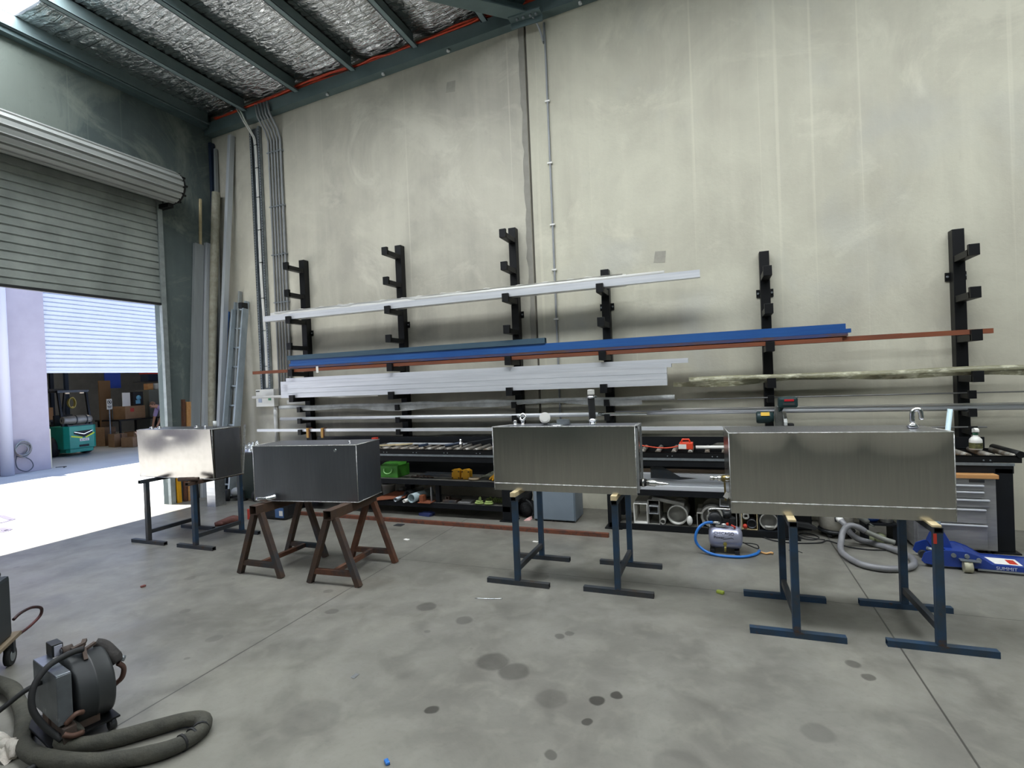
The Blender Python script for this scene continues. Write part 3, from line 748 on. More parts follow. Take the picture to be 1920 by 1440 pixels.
for i, (x, top, first, side) in enumerate(((-5.64, 3.475, 0, 0), (-3.98, 3.475, 0, 0), (-2.32, 3.475, 0, 0), (-1.19, 2.83, 2, 1), (.494, 2.83, 2, 1), (2.137, 2.83, 2, 1))):
    rack_post(x, top, first, side, ['tall black rack post nearest the wall conduits', 'tall black rack post above the dull grey tank', 'tall black rack post beside the wall joint', 'shorter black rack post right of the wall joint, mostly behind stock', 'shorter black rack post behind the drop saw', 'shorter black rack post beside the spray bottle'][i])

def bar_stock(name, label, cat, x0, x1, y0, y1, z0, z1, m, hollow=True, group=None):
    g = MB(); cy, cz = (y0 + y1) / 2, (z0 + z1) / 2
    if hollow: g.shs((x0, cy, cz), (x1, cy, cz), y1 - y0, z1 - z0, .004)
    else: g.box((x0, y0, z0), (x1, y1, z1))
    return tag(g.build(name, M[m]), label, cat, group)
def rod_stock(name, label, cat, x0, x1, y, z, r, m, wall=.25):
    g = MB().tube([(x0, y, z), (x1, y, z)], r, 14, wall=wall)
    return tag(g.build(name, M[m]), label, cat)
def film(g, x0, x1, y, z, drop, n=60, seed=1, amp=1.):
    """loose plastic film hanging under a wrapped length"""
    rd_ = random.Random(seed); ph = [rd_.uniform(0, 6) for _ in range(4)]
    def fn(u, v):
        x = x0 + (x1 - x0) * u
        d = drop * (.55 + .45 * math.sin(x * 3.1 + ph[0]) * math.sin(x * 1.3 + ph[1])) * amp
        return (x, y - .02 + .02 * v + .012 * math.sin(x * 11 + ph[2]) * v, z - d * v)
    g.grid(fn, n, 3)
# topmost: aluminium channel with two white lengths on it
bar_stock('aluminium_box_section', 'long silver box section, topmost length on the rack', 'bar', -6.13, -.14, 5.876, 5.95, 2.582, 2.66, 'alu_tube')
g = MB().shs((-6.08, 5.985, 2.648), (-.92, 5.985, 2.648), .05, .13, .004)
o = tag(g.build('wrapped_bar', M['white_plastic']), 'white-wrapped bar behind the topmost silver box section', 'bar')
g = MB(); film(g, -6.0, -.95, 5.965, 2.72, .04, 90, 2); rd_ = random.Random(5)
for k in range(14):
    x = -5.6 + k * .33 + rd_.uniform(-.1, .1); g.tube([(x, 5.97, 2.715), (x + .05, 5.96, 2.722 + rd_.uniform(0, .006)), (x + .13, 5.965, 2.717)], .005, 5, 3)
g.build('torn_wrap', M['white_plastic'], o)
rod_stock('white_rod', 'white round rod poking out above the topmost box section', 'rod', -3.6, -.5, 5.93, 2.681, .019, 'white_plastic')
# rusty and blue steel
M['purple_steel'] = mat('purple_blue_rusting_steel', '3a4470', .55, .1, '4d4458', 3, stretch=(.5, 4, 4), c3='5a4038', scale3=5)
o_front = bar_stock('rusty_flat_bar', 'orange rusty bar along the front of the blue steel stack', 'bar', -5.70, 1.12, 5.876, 5.90, 1.828, 1.868, 'rust_orange', False)
o = bar_stock('rusty_long_bar', 'longest thin rusty bar, its ends past both ends of the blue steel', 'bar', -6.42, 2.28, 5.905, 5.945, 1.828, 1.872, 'rust_orange')
bar_stock('rusty_bar', 'rusty bar behind the longest thin rusty bar, ending right of the blue steel', 'bar', -5.6, 1.62, 5.948, 5.988, 1.828, 1.876, 'rust_red')
bar_stock('blue_flat_bar', 'purple-blue bar lying directly on the orange rusty bar', 'bar', -5.72, 1.17, 5.882, 5.985, 1.877, 1.908, 'purple_steel', False)
M['blue_steel'] = mat('blue_painted_steel', '1f4f8f', .45, .1, '2a5c9a', 5, stretch=(.3, 3, 3))
M['teal_steel'] = mat('dark_teal_steel', '375061', .55, .2, '435a68', 6, stretch=(.4, 3, 3))
bar_stock('blue_box_section', 'lower bright blue box section of the blue steel stack', 'bar', -5.71, 1.20, 5.895, 5.96, 1.910, 1.948, 'blue_steel')
bar_stock('blue_box_section', 'upper bright blue box section of the blue steel stack', 'bar', -5.70, 1.16, 5.915, 5.975, 1.949, 2.0, 'blue_steel')
bar_stock('teal_box_section', 'dark teal box section on top of the left half of the blue steel', 'bar', -5.74, -1.87, 5.90, 5.97, 2.001, 2.066, 'teal_steel')
t_ = MB().box((-5.21, 5.873, 1.80), (-5.17, 5.8755, 1.89)); t_.build('paper_tag', M['paper'], o_front)
# aluminium bundle
def fluted(label, x0, x1, y0, y1, z0, z1, n, m='alu_tube'):
    P = []; h = (z1 - z0) / n
    for k in range(n):
        a = z0 + k * h
        P += [(y0, a + .004), (y0, a + h - .004), (y0 + .005, a + h - .002), (y0 + .005, a + h)]
    P = [(y0, z0)] + P[1:-2] + [(y0, z1), (y1, z1), (y1, z0)]
    g = MB().prism([(x0, y, z) for y, z in P], (x1 - x0, 0, 0))
    return tag(g.build('aluminium_plank', M[m]), label, 'plank')
fluted('broad ribbed aluminium plank, front and largest of the silver bundle', -5.74, -.51, 5.876, 5.93, 1.463, 1.655, 3)
bar_stock('aluminium_box_section', 'middle silver box section lying on the broad ribbed plank', 'bar', -5.86, -.46, 5.876, 5.93, 1.656, 1.694, 'alu_tube')
bar_stock('aluminium_box_section', 'upper silver box section of the bundle, sticking out farthest right', 'bar', -5.77, -.29, 5.885, 5.935, 1.695, 1.745, 'alu_tube')
bar_stock('aluminium_box_section', 'silver bar standing behind the broad ribbed plank', 'bar', -5.93, -.7, 5.94, 5.99, 1.463, 1.70, 'alu_tube')
rod_stock('white_tube', 'thin white tube poking out left below the silver bundle', 'tube', -6.55, -3.0, 6.01, 1.485, .02, 'white_plastic')
rod_stock('white_tube', 'short-ended white tube just above the thin white tube at left', 'tube', -6.0, -3.4, 6.045, 1.51, .016, 'white_plastic')
g = MB(); film(g, -5.2, -4.2, 5.885, 1.465, .03, 50, 9); tag(g.build('plastic_film', M['white_plastic']), 'torn white film hanging below the silver bundle', 'film')
# wrapped tubes
g = MB().tube([(-6.05 + .28 * k, 6.03, 1.322 + .006 * math.sin(k * 1.7)) for k in range(21)], [.027 + .004 * math.sin(k * 2.3) for k in range(21)], 12, 2)
o = tag(g.build('wrapped_tube', M['clear_wrap']), 'tube in clear wrap with film sagging under it, below the silver bundle', 'tube')
g = MB(); film(g, -5.6, -.8, 6.01, 1.31, .075, 120, 4); g.build('loose_film', M['clear_wrap'], o)
rod_stock('thin_rod', 'thin steel rod running right behind the drop saw handle', 'rod', -.42, 3.4, 6.01, 1.30, .007, 'stainless', 0)
rod_stock('aluminium_tube', 'upper polished tube on the second lowest small arms', 'tube', -6.0, -.76, 6.07, 1.148 + .0, .02, 'chrome')
rod_stock('aluminium_tube', 'front polished tube on the second lowest small arms', 'tube', -6.03, -1.3, 6.018, 1.152, .024, 'alu_tube')
o = rod_stock('white_long_tube', 'long bright tube running right across behind the drop saw', 'tube', -1.12, 3.5, 6.112, 1.155, .026, 'alu_tube')
rod_stock('thin_white_tube', 'thinner bright tube lying on top of the long bright tube', 'tube', -.6, 3.0, 6.10, 1.19, .01, 'white_plastic', 0)
bar_stock('aluminium_bar', 'flat silver bar on the lowest small arms, above the roller bench', 'bar', -6.48, .09, 5.992, 6.04, .968, 1.006, 'alu_tube')
bar_stock('aluminium_bar', 'second silver bar hidden behind the lowest flat bar, reaching the tool bench', 'bar', -3.5, .3, 6.045, 6.085, .968, 1.0, 'alu_tube')
rod_stock('thin_rod', 'thin grey rod ending beside the spray bottle', 'rod', .8, 2.25, 6.01, .985, .008, 'stainless', 0)
# yellowed roll
g = MB().tube([(-.29 + .32 * k, 5.925, 1.505 + .004 * math.sin(k)) for k in range(12)], [.034 + .004 * math.sin(k * 1.9) for k in range(12)], 10, 2)
o = tag(g.build('wrapped_profile', M['yellow_wrap']), 'length in yellowed wrap reaching out of the right edge', 'bar')
g = MB(); film(g, -.45, 3.1, 5.91, 1.49, .07, 90, 7); g.build('loose_film', M['yellow_wrap'], o)
# yellow grips clamped on the lowest bar
for x, lab in ((-5.50, 'yellow spring clamp on the lowest bar, nearer the corner'), (-5.24, 'yellow spring clamp on the lowest bar, nearer the roller bench')):
    r = thing('spring_clamp', lab, 'clamp', (x, 5.98, .86))
    MB().box((x - .02, 5.965, .88), (x + .02, 5.985, 1.02), .004).build('grip', mat('amber_plastic', 'b98a3c', .45), r)
    MB().box((x - .016, 5.985, 1.006), (x + .016, 6.06, 1.02)).box((x + .02, 5.968, .9), (x + .034, 5.984, 1.0)).build('jaw', M['rust'], r)

# ------------------------------------------------------------------ roller benches
M['bench'] = mat('black_bench_steel', '0d0f13', .5, .1, '13161a', 4, spec=.35)
M['bench_deck'] = mat('grey_shelf_sheet', '55544f', .6, .2, '6a675f', 6, c3='43423e', scale3=14)
M['roller'] = mat('galvanised_roller', '8a8780', .5, .5, '75695c', 7, c3='a09d96', scale3=10)
def bench(label, x0, x1, shelf_x1, z_mid, z_low, mids):
    r = thing('roller_bench', label, 'bench', ((x0 + x1) / 2, 5.7, 0), 'roller benches along the back wall')
    yf, yr = 5.475, 5.93
    xs = [x0 + .065] + mids + [x1 - .065]
    for x in xs:
        for y in (yf + .06, yr - .06):
            g = MB().box((x - .06, y - .06, .012), (x + .06, y + .06, .70), .004)
            lg = g.build('leg', M['bench'], r)
            MB().box((x - .09, y - .085, 0), (x + .09, y + .085, .012)).build('foot_plate', M['bench'], lg)
    for y in (yf, yr - .05):
        MB().box((x0, y, .66), (x1, y + .05, .727)).build('top_rail', M['bench'], r)
    MB().box((x0, yf - .004, .727), (x1 + .005, yf + .03, .733)).box((x0, yf - .006, .722), (x1 + .005, yf - .001, .745)).build('edge_angle', M['galv'], r)
    MB().box((x0 + .02, yr + .042, .4), (x1, yr + .055, .9)).build('back_panel', M['bench'], r)
    for nm, z, xe in (('middle_shelf', z_mid, shelf_x1), ('lower_shelf', z_low, shelf_x1)):
        s_ = MB().box((x0 + .02, yf + .02, z - .004), (xe, yr, z)).build(nm, M['bench_deck'], r)
        MB().box((x0 + .02, yf - .0, z - .055), (xe, yf + .02, z + .003)).build('shelf_edge', M['bench'], s_)
    return r
b1 = bench('roller bench left of the grey cabinet, with a green tool box on its shelf', -5.35, -2.19, -2.22, .435, .165, [])
MB().box((-3.19, 5.52, .165), (-3.14, 5.57, .38)).build('shelf_divider', M['bench'], b1)
b2 = bench('roller bench at right carrying the drop saw, with profiles racked under it', -1.13, 2.215, .495, .415, .06, [.565])
MB().box((-.34, 5.87, .06), (-.28, 5.92, .36)).build('shelf_divider', M['bench'], b2)
def conveyor(label, x0, x1, pitch, grey_ends):
    r = thing('roller_conveyor', label, 'conveyor', ((x0 + x1) / 2, 5.7, .735), 'gravity roller conveyors on the benches')
    for y in (5.478, 5.93):
        MB().box((x0, y, .746), (x1, y + .012, .802)).box((x0, y, .796), (x1, y + .03, .802)).build('side_rail', M['black'], r)
    n = int((x1 - x0 - .05) / pitch)
    for k in range(n + 1):
        x = x0 + .045 + k * pitch
        MB().cyl((x, 5.492, .795), (x, 5.926, .795), .024, seg=12).build('roller', M['roller'], r)
    bo = MB()
    for k in range(int((x1 - x0) / .42)):
        for d in (0, .045): bo.cyl((x0 + .2 + k * .42 + d, 5.478, .765), (x0 + .2 + k * .42 + d, 5.472, .765), .006, seg=6)
    bo.build('rivet_row', M['galv'], r)
    return r
conveyor('long roller conveyor on the left bench, behind the dull grey tank', -5.33, -2.2, .126, 0)
c2_ = conveyor('roller conveyor on the right bench, its bare end beside the spray bottle', -1.12, 2.27, .158, 1)
MB().cyl((2.262, 5.47, .815), (2.262, 5.94, .815), .028, seg=14).build('end_roller', M['black'], c2_)
# ------------------------------------------------------------------ things on and under the left bench
ZS, ZL = .436, .166                          # its two shelves
M['green'] = mat('green_enamel', '4f9a38', .4, 0, '458a32', 5)
M['yellow'] = mat('yellow_plastic', 'd9a022', .45, 0, 'c48d1c', 6)
r = thing('tool_box', 'green steel tool box with a rounded handle on the bench shelf', 'tool box', (-3.84, 5.68, ZS))
MB().prism([(-3.985, 5.555, ZS), (-3.735, 5.555, ZS), (-3.735, 5.555, ZS + .145), (-3.985, 5.555, ZS + .145)], (0, .27, 0), .004).build('box_body', M['green'], r)
MB().prism([(-3.99, 5.55, ZS + .146), (-3.73, 5.55, ZS + .146), (-3.76, 5.62, ZS + .18), (-3.96, 5.62, ZS + .18)], (0, .2, 0), .003).build('lid', M['green'], r)
MB().tube([(-3.93, 5.55, ZS + .11), (-3.92, 5.535, ZS + .07), (-3.87, 5.53, ZS + .05), (-3.82, 5.535, ZS + .07), (-3.81, 5.55, ZS + .11)], .007, 8, 4).build('handle', mat('pale_green_enamel', '8fc97a', .4), r)
for x, lab in ((-2.955, 'left of two yellow slotted blocks side by side on the bench shelf'), (-2.825, 'right of two yellow slotted blocks side by side on the bench shelf')):
    r = thing('welding_magnet', lab, 'magnet', (x, 5.64, ZS))
    MB().prism([(x - .055, 5.60, ZS), (x + .055, 5.60, ZS), (x + .055, 5.60, ZS + .1), (x + .02, 5.60, ZS + .118), (x - .05, 5.60, ZS + .108)], (0, .08, 0), .004).build('magnet_body', M['yellow'], r)
    for dx, dz in ((-.042, .014), (.042, .014), (-.04, .09), (.042, .09)):
        MB().cyl((x + dx, 5.602, ZS + dz), (x + dx, 5.594, ZS + dz), .008, seg=8).build('rivet', M['black'], r)
tag(MB().tube([(-2.70 + .06 * math.cos(a), 5.585 + .045 * math.sin(a), ZS + .016) for a in [2 * PI * k / 14 for k in range(14)]], .015, 8, closed=True).build('webbing_coil', mat('tan_webbing', '8a7a62', .8)), 'tan coil of webbing at the front of the bench shelf', 'strap')
g = MB()
for k in range(5): g.tube([(-2.66 + .03 * k, 5.70, ZS + .012 + .012 * k), (-2.56 + .01 * k, 5.66 + .02 * k, ZS + .03 + .01 * k), (-2.46, 5.68 - .02 * k, ZS + .012 + .008 * k)], .013, 6, 4)
tag(g.build('webbing_strap', mat('olive_webbing', '4d4f40', .85, 0, '5d5f50', 9)), 'heap of olive webbing strap behind the tan coil', 'strap')
g = MB().tube([(-2.50, 5.575, ZS + .015), (-2.46, 5.57, ZS + .05), (-2.41, 5.58, ZS + .07), (-2.38, 5.60, ZS + .045), (-2.43, 5.57, ZS + .02)], .014, 8, 4).bar((-2.45, 5.55, ZS + .01), (-2.42, 5.55, ZS + .09), .02, .03, up=(0, 1, 0), bev=.003)
tag(g.build('ratchet_buckle', M['yellow']), 'yellow ratchet buckle beside the olive straps', 'buckle')
g = MB(); rd_ = random.Random(4)
for k in range(9): g.tube([(-3.56 + .03 * k, 5.60 + rd_.uniform(-.03, .03), ZS + .012), (-3.53 + .03 * k, 5.58, ZS + .02 + rd_.uniform(0, .02)), (-3.5 + .03 * k, 5.6 + rd_.uniform(-.03, .03), ZS + .01)], .008, 6, 3)
tag(g.build('chain_length', M['rust_dark']), 'loose dull chain lying beside the green tool box', 'chain')
tag(MB().box((-3.5, 5.70, ZS), (-2.95, 5.86, ZS + .03), .003).build('steel_flat', M['steel_dark']), 'flat grey steel length lying at the back of the bench shelf', 'steel')
# lower shelf
def bucket(o, r0, r1, h, m, label, handle=True, name='bucket'):
    r = thing(name, label, 'bucket', o)
    MB().lathe([(0, .002), (r0, .002), (r1, h), (r1 + .006, h), (r1 + .006, h - .02), (r1 - .002, h - .02), (r1 - .004, h - .004), (r0 - .004, .008), (0, .008)], o, seg=24).build('pail', m, r)
    if handle: MB().tube([(o[0] + r1 * math.cos(a), o[1] + .01, o[2] + h - .01 - .06 * math.sin(a)) for a in [PI * k / 10 for k in range(11)]], .003, 6).build('bail_handle', M['galv'], r)
    return r
bucket((-4.03, 5.78, ZL), .075, .085, .15, M['white_plastic'], 'dusty white bucket on the bottom shelf behind the rusty plate')
tag(MB().lathe([(0, 0), (.035, 0), (.04, .1), (.036, .1), (.03, .006), (0, .006)], (-3.83, 5.80, ZL), seg=16).build('plastic_cup', M['white_plastic']), 'small white cup at the back of the bottom shelf', 'cup')
tag(MB().prism([(-4.05, 5.40, .168), (-3.62, 5.52, .20), (-3.66, 5.72, .235), (-3.85, 5.70, .24), (-3.98, 5.55, .2)], (0, 0, .006)).build('rusty_plate', M['rust_orange']), 'brown rusty plate jutting off the bottom shelf above the pipes', 'plate')
def pipe(name, label, p0, p1, rr, m, wall=.14, seg=18, cat='pipe'):
    return tag(MB().tube([p0, p1], rr, seg, wall=wall).build(name, M[m]), label, cat)
pipe('steel_pipe', 'small grey pipe end under the rusty plate', (-3.70, 5.43, .195), (-3.68, 5.78, .195), .026, 'galv')
pipe('steel_pipe', 'thin dark-rimmed pipe end behind the white pipe', (-3.61, 5.55, .225), (-3.59, 5.85, .225), .055, 'steel_dark', .06)
pipe('plastic_pipe', 'white capped pipe end sticking out from the bottom shelf', (-3.56, 5.40, .19), (-3.50, 5.8, .19), .02, 'white_plastic', .3)
M['pvc_blue'] = mat('pale_blue_grey_pvc', '93a4a8', .45)
pipe('plastic_pipe', 'wide pale blue-grey pipe end on the bottom shelf', (-3.47, 5.42, .222), (-3.43, 5.8, .222), .054, 'pvc_blue', .12)
tag(MB().box((-3.39, 5.43, .168), (-3.22, 5.60, .176)).box((-3.39, 5.47, .176), (-3.34, 5.55, .25)).build('orange_bracket', M['rust_orange']), 'orange rusty angle bracket beside the wide pale pipe', 'bracket')
tag(MB().box((-3.25, 5.50, .168), (-3.235, 5.53, .35)).build('aluminium_strip', M['alu']), 'upright silver strip leaning by the shelf divider', 'strip')
for (xa, xb, h, m, lab) in ((-3.10, -2.92, .03, 'rust_dark', 'dull steel block with a square lug on the bottom shelf'), (-2.90, -2.74, .018, 'stainless', 'flat pale steel offcut in the middle of the bottom shelf')):
    g = MB().box((xa, 5.52, ZL), (xb, 5.66, ZL + h), .003)
    if h > .02: g.shs((-3.05, 5.54, ZL + h + .02), (-3.05, 5.60, ZL + h + .02), .045, .04, .006)
    tag(g.build('steel_offcut', M[m]), lab, 'offcut')
M['lime'] = mat('lime_webbing', '9db06a', .7, 0, '7f9150', 8)
for x, lab in ((-2.63, 'left of two lime green strap bundles on the bottom shelf'), (-2.51, 'right of two lime green strap bundles on the bottom shelf')):
    g = MB().tube([(x + .045 * math.cos(a), 5.54 + .03 * math.sin(a), ZL + .014) for a in [2 * PI * k / 12 for k in range(12)]], .013, 6, closed=True)
    g.tube([(x + .038 * math.cos(a), 5.545 + .025 * math.sin(a), ZL + .034) for a in [2 * PI * k / 12 for k in range(12)]], .009, 6, closed=True)
    if x < -2.6: g.tube([(x, 5.54, ZL + .03), (x + .005, 5.54, ZL + .075), (x + .02, 5.54, ZL + .08), (x + .02, 5.54, ZL + .04)], .008, 6, 3)
    tag(g.build('strap_bundle', M['lime']), lab, 'strap')
g = MB(); rd_ = random.Random(8)
for k in range(8): g.tube([(-2.6 + .035 * k, 5.64, ZL + .012), (-2.57 + .03 * k, 5.67, ZL + .035 + rd_.uniform(0, .02)), (-2.53 + .03 * k, 5.62, ZL + .012)], .012, 6, 3)
tag(g.build('webbing_strap', mat('moss_webbing', '55602f', .85)), 'mossy green strap heap behind the lime bundles', 'strap')
tag(MB().prism([(-3.42, 5.49, .0), (-3.26, 5.46, .0), (-3.25, 5.46, .035), (-3.31, 5.47, .045), (-3.42, 5.49, .035)], (.02, .1, 0), .004).build('blue_glove', mat('blue_glove_cloth', '2a3567', .8)), 'blue glove on the floor under the left bench', 'glove')
tag(MB().box((-3.47, 5.03, .001), (-3.37, 5.11, .006)).build('steel_offcut', M['steel_dark']), 'small square grey plate on the floor in front of the red-brown bar', 'offcut')
tag(MB().bar((-5.6, 5.22, .02), (-1.06, 5.17, .02), .04, .04).build('floor_bar', M['rust_red']), 'red-brown steel length lying along the floor in front of the left bench', 'bar')
# on the conveyor
tag(MB().box((-4.05, 5.80, .8205), (-2.92, 5.88, .832)).build('aluminium_flat', M['alu_tube']), 'flat silver length lying along the rollers of the left bench', 'bar')
tag(MB().bar((-3.05, 5.62, .828), (-1.9, 5.80, 1.0), .012, .006).build('thin_strip', M['steel_dark']), 'thin strip slanting up from the rollers of the left bench', 'strip')
tag(MB().obox((-3.39, 5.62, .836), (.12, .04, .03), (0, -.15, .1), .006).build('hand_clamp', M['navy']), 'small navy clamp lying on the left rollers', 'clamp')
r = thing('toggle_clamp', 'navy-handled clamp with a bright screw, right on the left rollers', 'clamp', (-2.94, 5.64, .82))
MB().tube([(-3.07, 5.58, .836), (-2.98, 5.62, .848), (-2.91, 5.66, .86)], .017, 8, 3).build('handle', M['navy'], r)
MB().cyl((-2.90, 5.66, .82), (-2.90, 5.66, .87), .03, .022, seg=12).cyl((-2.90, 5.66, .87), (-2.90, 5.66, .905), .014, seg=10).build('screw', M['chrome'], r)
g = MB(); rd_ = random.Random(11)
for k in range(3):
    tag(MB().bar((-4.02 + .1 * k, 5.60 + .03 * k, .829), (-3.86 + .1 * k, 5.72 + .05 * k, .829), .03, .014).build('timber_offcut' if k != 2 else 'timber_offcut', M['wood_pale']), ['pale timber offcut nearest the tank on the left rollers', 'middle pale timber offcut on the left rollers', 'pale timber offcut nearest the wall on the left rollers'][k], 'offcut')
g = MB().box((-4.06, 5.55, .82), (-4.03, 5.60, .93), .004).box((-4.06, 5.50, .91), (-4.0, 5.56, .94), .004)
tag(g.build('red_clamp', M['red']), 'red clamp head standing behind the dull grey tank', 'clamp')

# ------------------------------------------------------------------ between the benches
r = thing('metal_cabinet', 'low blue-grey metal cabinet on the floor between the benches', 'cabinet', (-1.74, 5.74, 0))
M['cabinet'] = mat('blue_grey_enamel', '7f8b96', .4, 0, '77838e', 2)
MB().box((-1.985, 5.60, .012), (-1.505, 5.95, .62), .004).build('carcass', M['cabinet'], r)
MB().box((-1.975, 5.583, .022), (-1.515, 5.60, .61), .004).build('door', M['cabinet'], r)
for x in (-1.94, -1.76, -1.55): MB().box((x - .012, 5.62, 0), (x + .012, 5.65, .012)).build('foot', M['black_plastic'], r)
g = MB().sphere((-2.10, 5.74, .10), (.10, .10, .10), 16, 10).sphere((-2.13, 5.74, .25), (.085, .08, .11), 14, 8)
o = tag(g.build('welding_bag', mat('black_fabric', '141517', .8, 0, '1c1d1f', 12, bump=.5)), 'slumped black bag between the left bench and the grey cabinet', 'bag')
MB().tube([(-2.09, 5.65, .21), (-2.04, 5.63, .19), (-2.0, 5.64, .1), (-2.02, 5.65, .04)], .012, 8, 4).build('bag_strap', M['black_rubber'], o)
tag(MB().prism([(-2.10, 5.56, .0), (-2.03, 5.58, .0), (-2.04, 5.60, .03), (-2.07, 5.58, .02)], (.01, .05, .004)).build('paper_scrap', mat('pink_paper', 'e3b3ad', .8)), 'crumpled pink paper scrap on the floor beside the grey cabinet', 'paper')

# ------------------------------------------------------------------ right bench
r = thing('isolating_transformer', 'orange box with a white label and carry handle on the right rollers', 'transformer', (-.33, 5.62, .82))
M['orange_plastic'] = mat('orange_red_plastic', 'd8482c', .4)
MB().prism([(-.40, 5.56, .82), (-.26, 5.56, .82), (-.26, 5.56, .885), (-.39, 5.56, .885)], (0, .12, 0), .006).build('housing', M['orange_plastic'], r)
MB().tube([(-.375, 5.62, .88), (-.36, 5.62, .915), (-.30, 5.62, .915), (-.285, 5.62, .88)], .01, 8).build('carry_handle', M['orange_plastic'], r)
MB().box((-.397, 5.556, .826), (-.322, 5.559, .872)).build('rating_label', M['paper'], r)
tag(MB().tube([(-.405, 5.62, .845), (-.5, 5.60, .829), (-.62, 5.60, .831), (-.8, 5.62, .85), (-1.0, 5.65, .83)], .007, 8, 6).build('power_lead', M['orange']), 'thin orange lead trailing left from the orange transformer box', 'lead')
pipe('white_pipe', 'short bright white tube on the right rollers beside the orange box', (-.235, 5.60, .838), (.16, 5.62, .838), .017, 'white_plastic', .3, cat='tube')
tag(MB().sphere((.0, 5.72, .845), (.07, .05, .028), 10, 6).sphere((-.06, 5.73, .835), (.04, .03, .015), 8, 5).build('grey_cloth', M['glove']), 'crumpled grey cloth behind the short white tube', 'cloth')
ZM = .416
tag(MB().prism([(-.68, 5.545, ZM + .11), (-.68, 5.545, .645), (-.57, 5.545, .645), (-.40, 5.545, .545), (-.23, 5.545, .535), (-.40, 5.545, ZM + .10)], (.01, .004, 0)).build('cut_plate', M['steel_dark']), 'dark sheet steel with a sloping cut edge, standing on the middle shelf', 'plate')
tag(MB().box((-.9, 5.75, ZM), (.45, 5.87, .57), .003).build('bronze_profile', mat('bronze_aluminium', '6b5c4d', .4, .6)), 'brown-grey profile at the back of the right middle shelf', 'profile')
for (ya, yb, za, zb, m, lab) in ((5.50, 5.545, ZM, .455, 'alu_tube', 'front silver profile on the right middle shelf'), (5.55, 5.62, ZM, .50, 'alu', 'second silver profile from the front of the right middle shelf'), (5.63, 5.74, ZM, .55, 'alu_tube', 'tallest silver profile on the right middle shelf, before the brown one')):
    tag(MB().shs((-.95, (ya + yb) / 2, (za + zb) / 2), (.46, (ya + yb) / 2, (za + zb) / 2), yb - ya, zb - za).build('aluminium_profile', M[m]), lab, 'profile')
# hollow profiles seen end-on on the right lower shelf
ZB = .062
def endbox(name, label, x0, x1, z0, z1, t, m, y0=5.50, y1=5.88, cat='profile'):
    return tag(MB().shs(((x0 + x1) / 2, y0, (z0 + z1) / 2), ((x0 + x1) / 2, y1, (z0 + z1) / 2), x1 - x0, z1 - z0, t, up=(0, 0, 1)).build(name, M[m]), label, cat)
M['end_grey'] = mat('dull_aluminium_end', 'aaa9a3', .5, .3, '94938d', 10)
endbox('channel_end', 'white-edged open box section end at the left of the right lower shelf', -.86, -.72, ZB, .27, .008, 'white_plastic')
endbox('channel_end', 'large thin-walled box section end holding a grey tray', -.715, -.60, ZB, .31, .006, 'end_grey')
endbox('grey_tray', 'small grey open tray sitting inside the thin-walled box section', -.705, -.61, ZB + .11, ZB + .19, .005, 'grey_pvc', 5.48, 5.75, 'tray')
tag(MB().obox((-.52, 5.58, .295), (.32, .10, .035), (0, .2, 0), .004).build('flat_profile', M['end_grey']), 'pale flat profile slanting across the top of the end-on sections', 'profile')
pipe('pipe_end', 'large round pipe end under the slanting flat profile', (-.43, 5.51, .165), (-.42, 5.86, .165), .098, 'end_grey', .1, 28)
pipe('pipe_end', 'small pipe end at the foot of the thin-walled box section', (-.575, 5.51, .09), (-.57, 5.8, .09), .028, 'end_grey', .3, 16)
tag(MB().sphere((-.315, 5.52, .115), (.028, .03, .05), 12, 8).build('white_plug', M['white_plastic']), 'white rounded plug beside the large round pipe end', 'plug')
endbox('channel_end', 'narrow box section end beside the nested pipe ends', -.245, -.19, ZB, .20, .006, 'end_grey')
pipe('pipe_end', 'large thick pipe end with a smaller pipe nested in it', (-.105, 5.51, .167), (-.10, 5.86, .167), .103, 'end_grey', .16, 28)
pipe('pipe_end', 'smaller pipe nested inside the large thick pipe end', (-.105, 5.49, .155), (-.10, 5.8, .155), .05, 'end_grey', .12, 20)
endbox('square_section_end', 'small square section end above the nested pipe ends', -.03, .055, .275, .355, .006, 'alu_tube')
endbox('channel_end', 'box section end behind the compressor frame', .005, .12, ZB, .24, .006, 'end_grey')
pipe('pipe_end', 'pipe end seen through the compressor frame', (.065, 5.50, .12), (.065, 5.84, .12), .045, 'end_grey', .15, 20)
endbox('channel_end', 'box section end with small pipes inside, right of the compressor', .16, .30, ZB + .003, .235, .005, 'wood_pale')
pipe('pipe_end', 'thick small pipe end in the upper corner of that box section', (.20, 5.49, .195), (.20, 5.8, .195), .03, 'end_grey', .45, 16)
pipe('pipe_end', 'dark pipe end low inside the box section right of the compressor', (.25, 5.50, .12), (.25, 5.8, .12), .042, 'steel_dark', .12, 18)
tag(MB().sphere((.19, 5.495, .098), (.02, .02, .024), 8, 6).build('red_fitting', M['red']), 'tiny red and white fitting inside the box section', 'fitting')
endbox('channel_end', 'dark square frame end around the rightmost round pipe end', .31, .485, ZB, .24, .005, 'steel_dark')
pipe('pipe_end', 'rightmost round pipe end, thin walled, beside the bench leg', (.398, 5.50, .152), (.398, 5.85, .152), .08, 'end_grey', .1, 26)
tag(MB().cyl((.36, 5.5, .10), (.44, 5.5, .10), .014, seg=10).build('pipe_stub', M['end_grey']), 'short stub lying inside the rightmost round pipe end', 'pipe')

